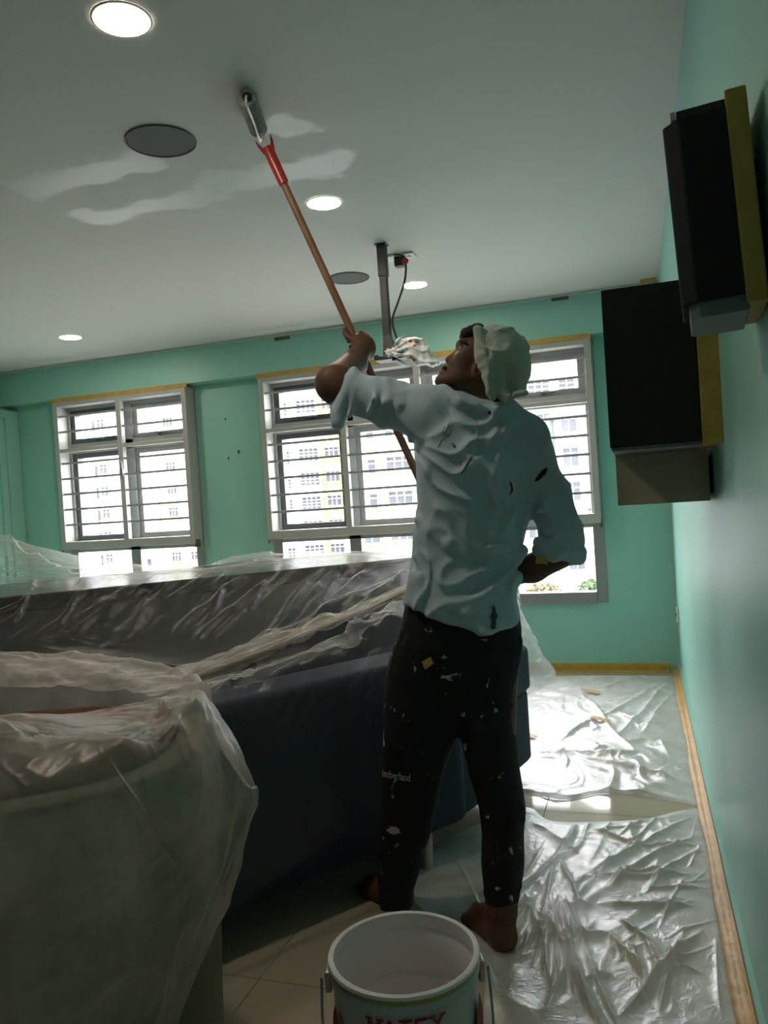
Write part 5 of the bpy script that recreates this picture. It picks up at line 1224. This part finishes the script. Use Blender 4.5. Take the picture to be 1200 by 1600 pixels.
wrap_print('leg_print', 'Timberland', 591, 1212, 641, 17, 'print_white', 9)
sm_ = MB()
# scrap of tape stuck on the seat of the trousers
q = []
for (px, py) in ((659, 1034), (673, 1026), (678, 1036), (664, 1046)):
    r_ = ray(px, py); h = bvh.ray_cast(Vector(CAM-poff), Vector(r_/np.linalg.norm(r_))); q.append(np.array(h[0]+h[1]*.002))
nq = -_fw*.0015
MB().hexa(q+[p+nq for p in q]).build('tape_scrap', MATS['tape'], tr_)
# yellow tape under the right cuff
p = T(846, 876, 2.15)-poff; MB().hexa([p+_rt*a+_up*b+_fw*c for c in (0, .004) for a, b in ((-.016, -.008), (.018, -.010), (.020, .012), (-.014, .012))]).build('tape_scrap', MATS['tape'], sh_)

# ------------------------------------------------------------------ shopping bag tied over the projector
bg = empty('shopping_bag', at(640, 556, 3.86)); tag(bg, 'white plastic shopping bag with red print tied over the projector mount', 'plastic bag')
BP = [(608, 552), (614, 545), (622, 532), (634, 528), (650, 528), (664, 535), (672, 546), (680, 560), (686, 569), (676, 575), (664, 570), (650, 571), (640, 562), (628, 558), (614, 556)]
def bagf(P):
    d = inflate(P, BP, .075, 3.86)
    for a, b in (((622, 532), (640, 560)), ((645, 530), (660, 566)), ((660, 536), (676, 570)), ((606, 550), (630, 545)), ((606, 554), (640, 556)), ((628, 540), (668, 556))):
        d = smin(d, cone(P, T(a[0], a[1], 3.80), T(b[0], b[1], 3.795), .010, .008), .012)
    px, py, dd = topix(P); an_ = np.arctan2(py-551, px-606); return d+.010*(ridged(P[:, 0]*16, P[:, 1]*16, P[:, 2]*16)**2-.4)-.016*(1-np.abs(np.sin(an_*9+noise3(px*.05, py*.05, px*0)*3)))**2
bo = sd_obj('bag_body', bagf, at(590, 590, 3.7)-np.array([.05, .12, .02]), at(700, 515, 4.0)+np.array([.08, .12, .03]), .006, 'bag', bg, 1, False)
bvb = BVHTree.FromObject(bo, bpy.context.evaluated_depsgraph_get()); boff = np.array(bg.location)
def decal(name, quads, m, parent, bv, off, lift=.002):
    b = MB()
    for q in quads:
        P = []
        for (px, py) in q:
            r_ = ray(px, py); h = bv.ray_cast(Vector(CAM-off), Vector(r_/np.linalg.norm(r_)))
            if h[0] is None: break
            P.append(np.array(h[0])-_fw*lift)
        if len(P) == 4: b.hexa(P+[p-_fw*.0006 for p in P])
    if b.v: return b.build(name, MATS[m], parent)
def cells(x0, y0, ux, uy, vx, vy, n=4):
    g = lambda i, j: (x0+ux*i/n+vx*j/n, y0+uy*i/n+vy*j/n)
    return [[g(i, j), g(i+1, j), g(i+1, j+1), g(i, j+1)] for i in range(n) for j in range(n)]
decal('red_logo', cells(636, 563, 6, -6, 8, 5), 'bag_red', bo, bvb, boff)
decal('logo_mark', [[(638.5, 563), (642.5, 559), (643.3, 559.6), (639.3, 563.6)], [(641.5, 565), (645.5, 561), (646.3, 561.6), (642.3, 565.6)], [(640.2, 560.6), (645.6, 564), (645, 564.7), (639.6, 561.3)]], 'bag', bo, bvb, boff, .004)
decal('red_print', cells(638, 532, 5, 0, 1, 3, 2)+cells(646, 539, 5, -1, -2, 3, 2), 'bag_red', bo, bvb, boff)

# ------------------------------------------------------------------ stains on the shirt, bunched folds of the sheet
bvs = BVHTree.FromObject(sh_, bpy.context.evaluated_depsgraph_get())
mat('stain_dark', (.012, .014, .016), .9); mat('stain_teal', (.05, .075, .08), .9); mat('stain_white', (.60, .62, .60), .8)
def stain(pts, wds, m, n=10):
    c = catmull(np.array([(p[0], p[1]) for p in pts], float), n); w_ = np.interp(np.linspace(0, 1, n), np.linspace(0, 1, len(wds)), wds)*(.7+.6*rng.random(n)); w_[0] = w_[-1] = .3
    t = np.gradient(c, axis=0); t /= np.linalg.norm(t, axis=1, keepdims=True)+1e-9; nn = np.stack([-t[:, 1], t[:, 0]], 1); a = c+nn*w_[:, None]; b = c-nn*w_[:, None]
    decal('paint_stain', [[a[i], a[i+1], b[i+1], b[i]] for i in range(n-1)], m, sh_, bvs, poff, .0012)
stain([(836, 752), (845, 743), (855, 731)], [2, 4.5, 2], 'stain_dark'); stain([(764, 642), (766, 648)], [2.5, 2.5], 'stain_dark', 5); stain([(797, 752), (800, 765), (796, 774)], [1.2, 1.8, .8], 'stain_dark')
stain([(771, 946), (772, 962), (770, 984)], [1.5, 5, 4], 'stain_teal', 14); stain([(706, 692), (712, 700)], [1.5, 2], 'stain_teal', 5); stain([(720, 742), (732, 722), (738, 712)], [1.4, 1.4, 1], 'stain_teal')
stain([(682, 700), (694, 672), (702, 650)], [1.2, 2.2, 1], 'stain_white', 14); stain([(736, 650), (744, 672), (742, 700), (736, 716)], [1, 2, 2, .8], 'stain_white', 14); stain([(704, 660), (699, 680)], [1, 1.4], 'stain_white', 8)
rows = []
for v in np.linspace(0, 1, 7):
    rows.append([at(235+405*u_, 1046-146*u_**1.15+(52-18*u_)*v, 2.42+.55*u_-.16*v-.10*math.sin(math.pi*v)) for u_ in np.linspace(0, 1, 12)])
G = surf(rows, 220, 70); nrm = normals(G)
X = np.linspace(0, 1, 220)[None, :]; Y = np.linspace(0, 1, 70)[:, None]
wob = noise3(X*7+Y*0, Y*5+X*3, X*0+2.0)
G = G+nrm*((ridged(X*4+wob, Y*9+X*2, X*0+5.0)**2*.028+ridged(X*9, Y*17+X*4+wob, X*0+9.0)**2*.010)[..., None])
gridmesh('bunched_fold', G, MATS['film_chair'], ds)

film('film_white', .40, .55, .35, .15, 6, tint=(.85, .85, .86), shine=.03, graze=.1)
rows = [A3([(790, 905, 3.85), (806, 915, 3.85), (816, 940, 3.82), (820, 955, 3.8)]), A3([(785, 960, 3.65), (808, 965, 3.65), (826, 975, 3.66), (834, 985, 3.68)]), A3([(780, 1010, 3.5), (812, 1012, 3.48), (838, 1014, 3.5), (852, 1020, 3.54)]),
        A3([(778, 1050, 3.4), (812, 1052, 3.37), (846, 1050, 3.4), (869, 1050, 3.46)]), A3([(776, 1075, 3.35), (812, 1076, 3.31), (842, 1072, 3.34), (864, 1066, 3.42)]), A3([(775, 1096, 3.33), (808, 1094, 3.29), (826, 1088, 3.31), (850, 1076, 3.38)])]
G = surf(rows, 60, 80); nrm = normals(G); G = G+nrm*crinkle(G, .02, 7, 5)
gridmesh('hanging_end', G, MATS['film_white'], ds)
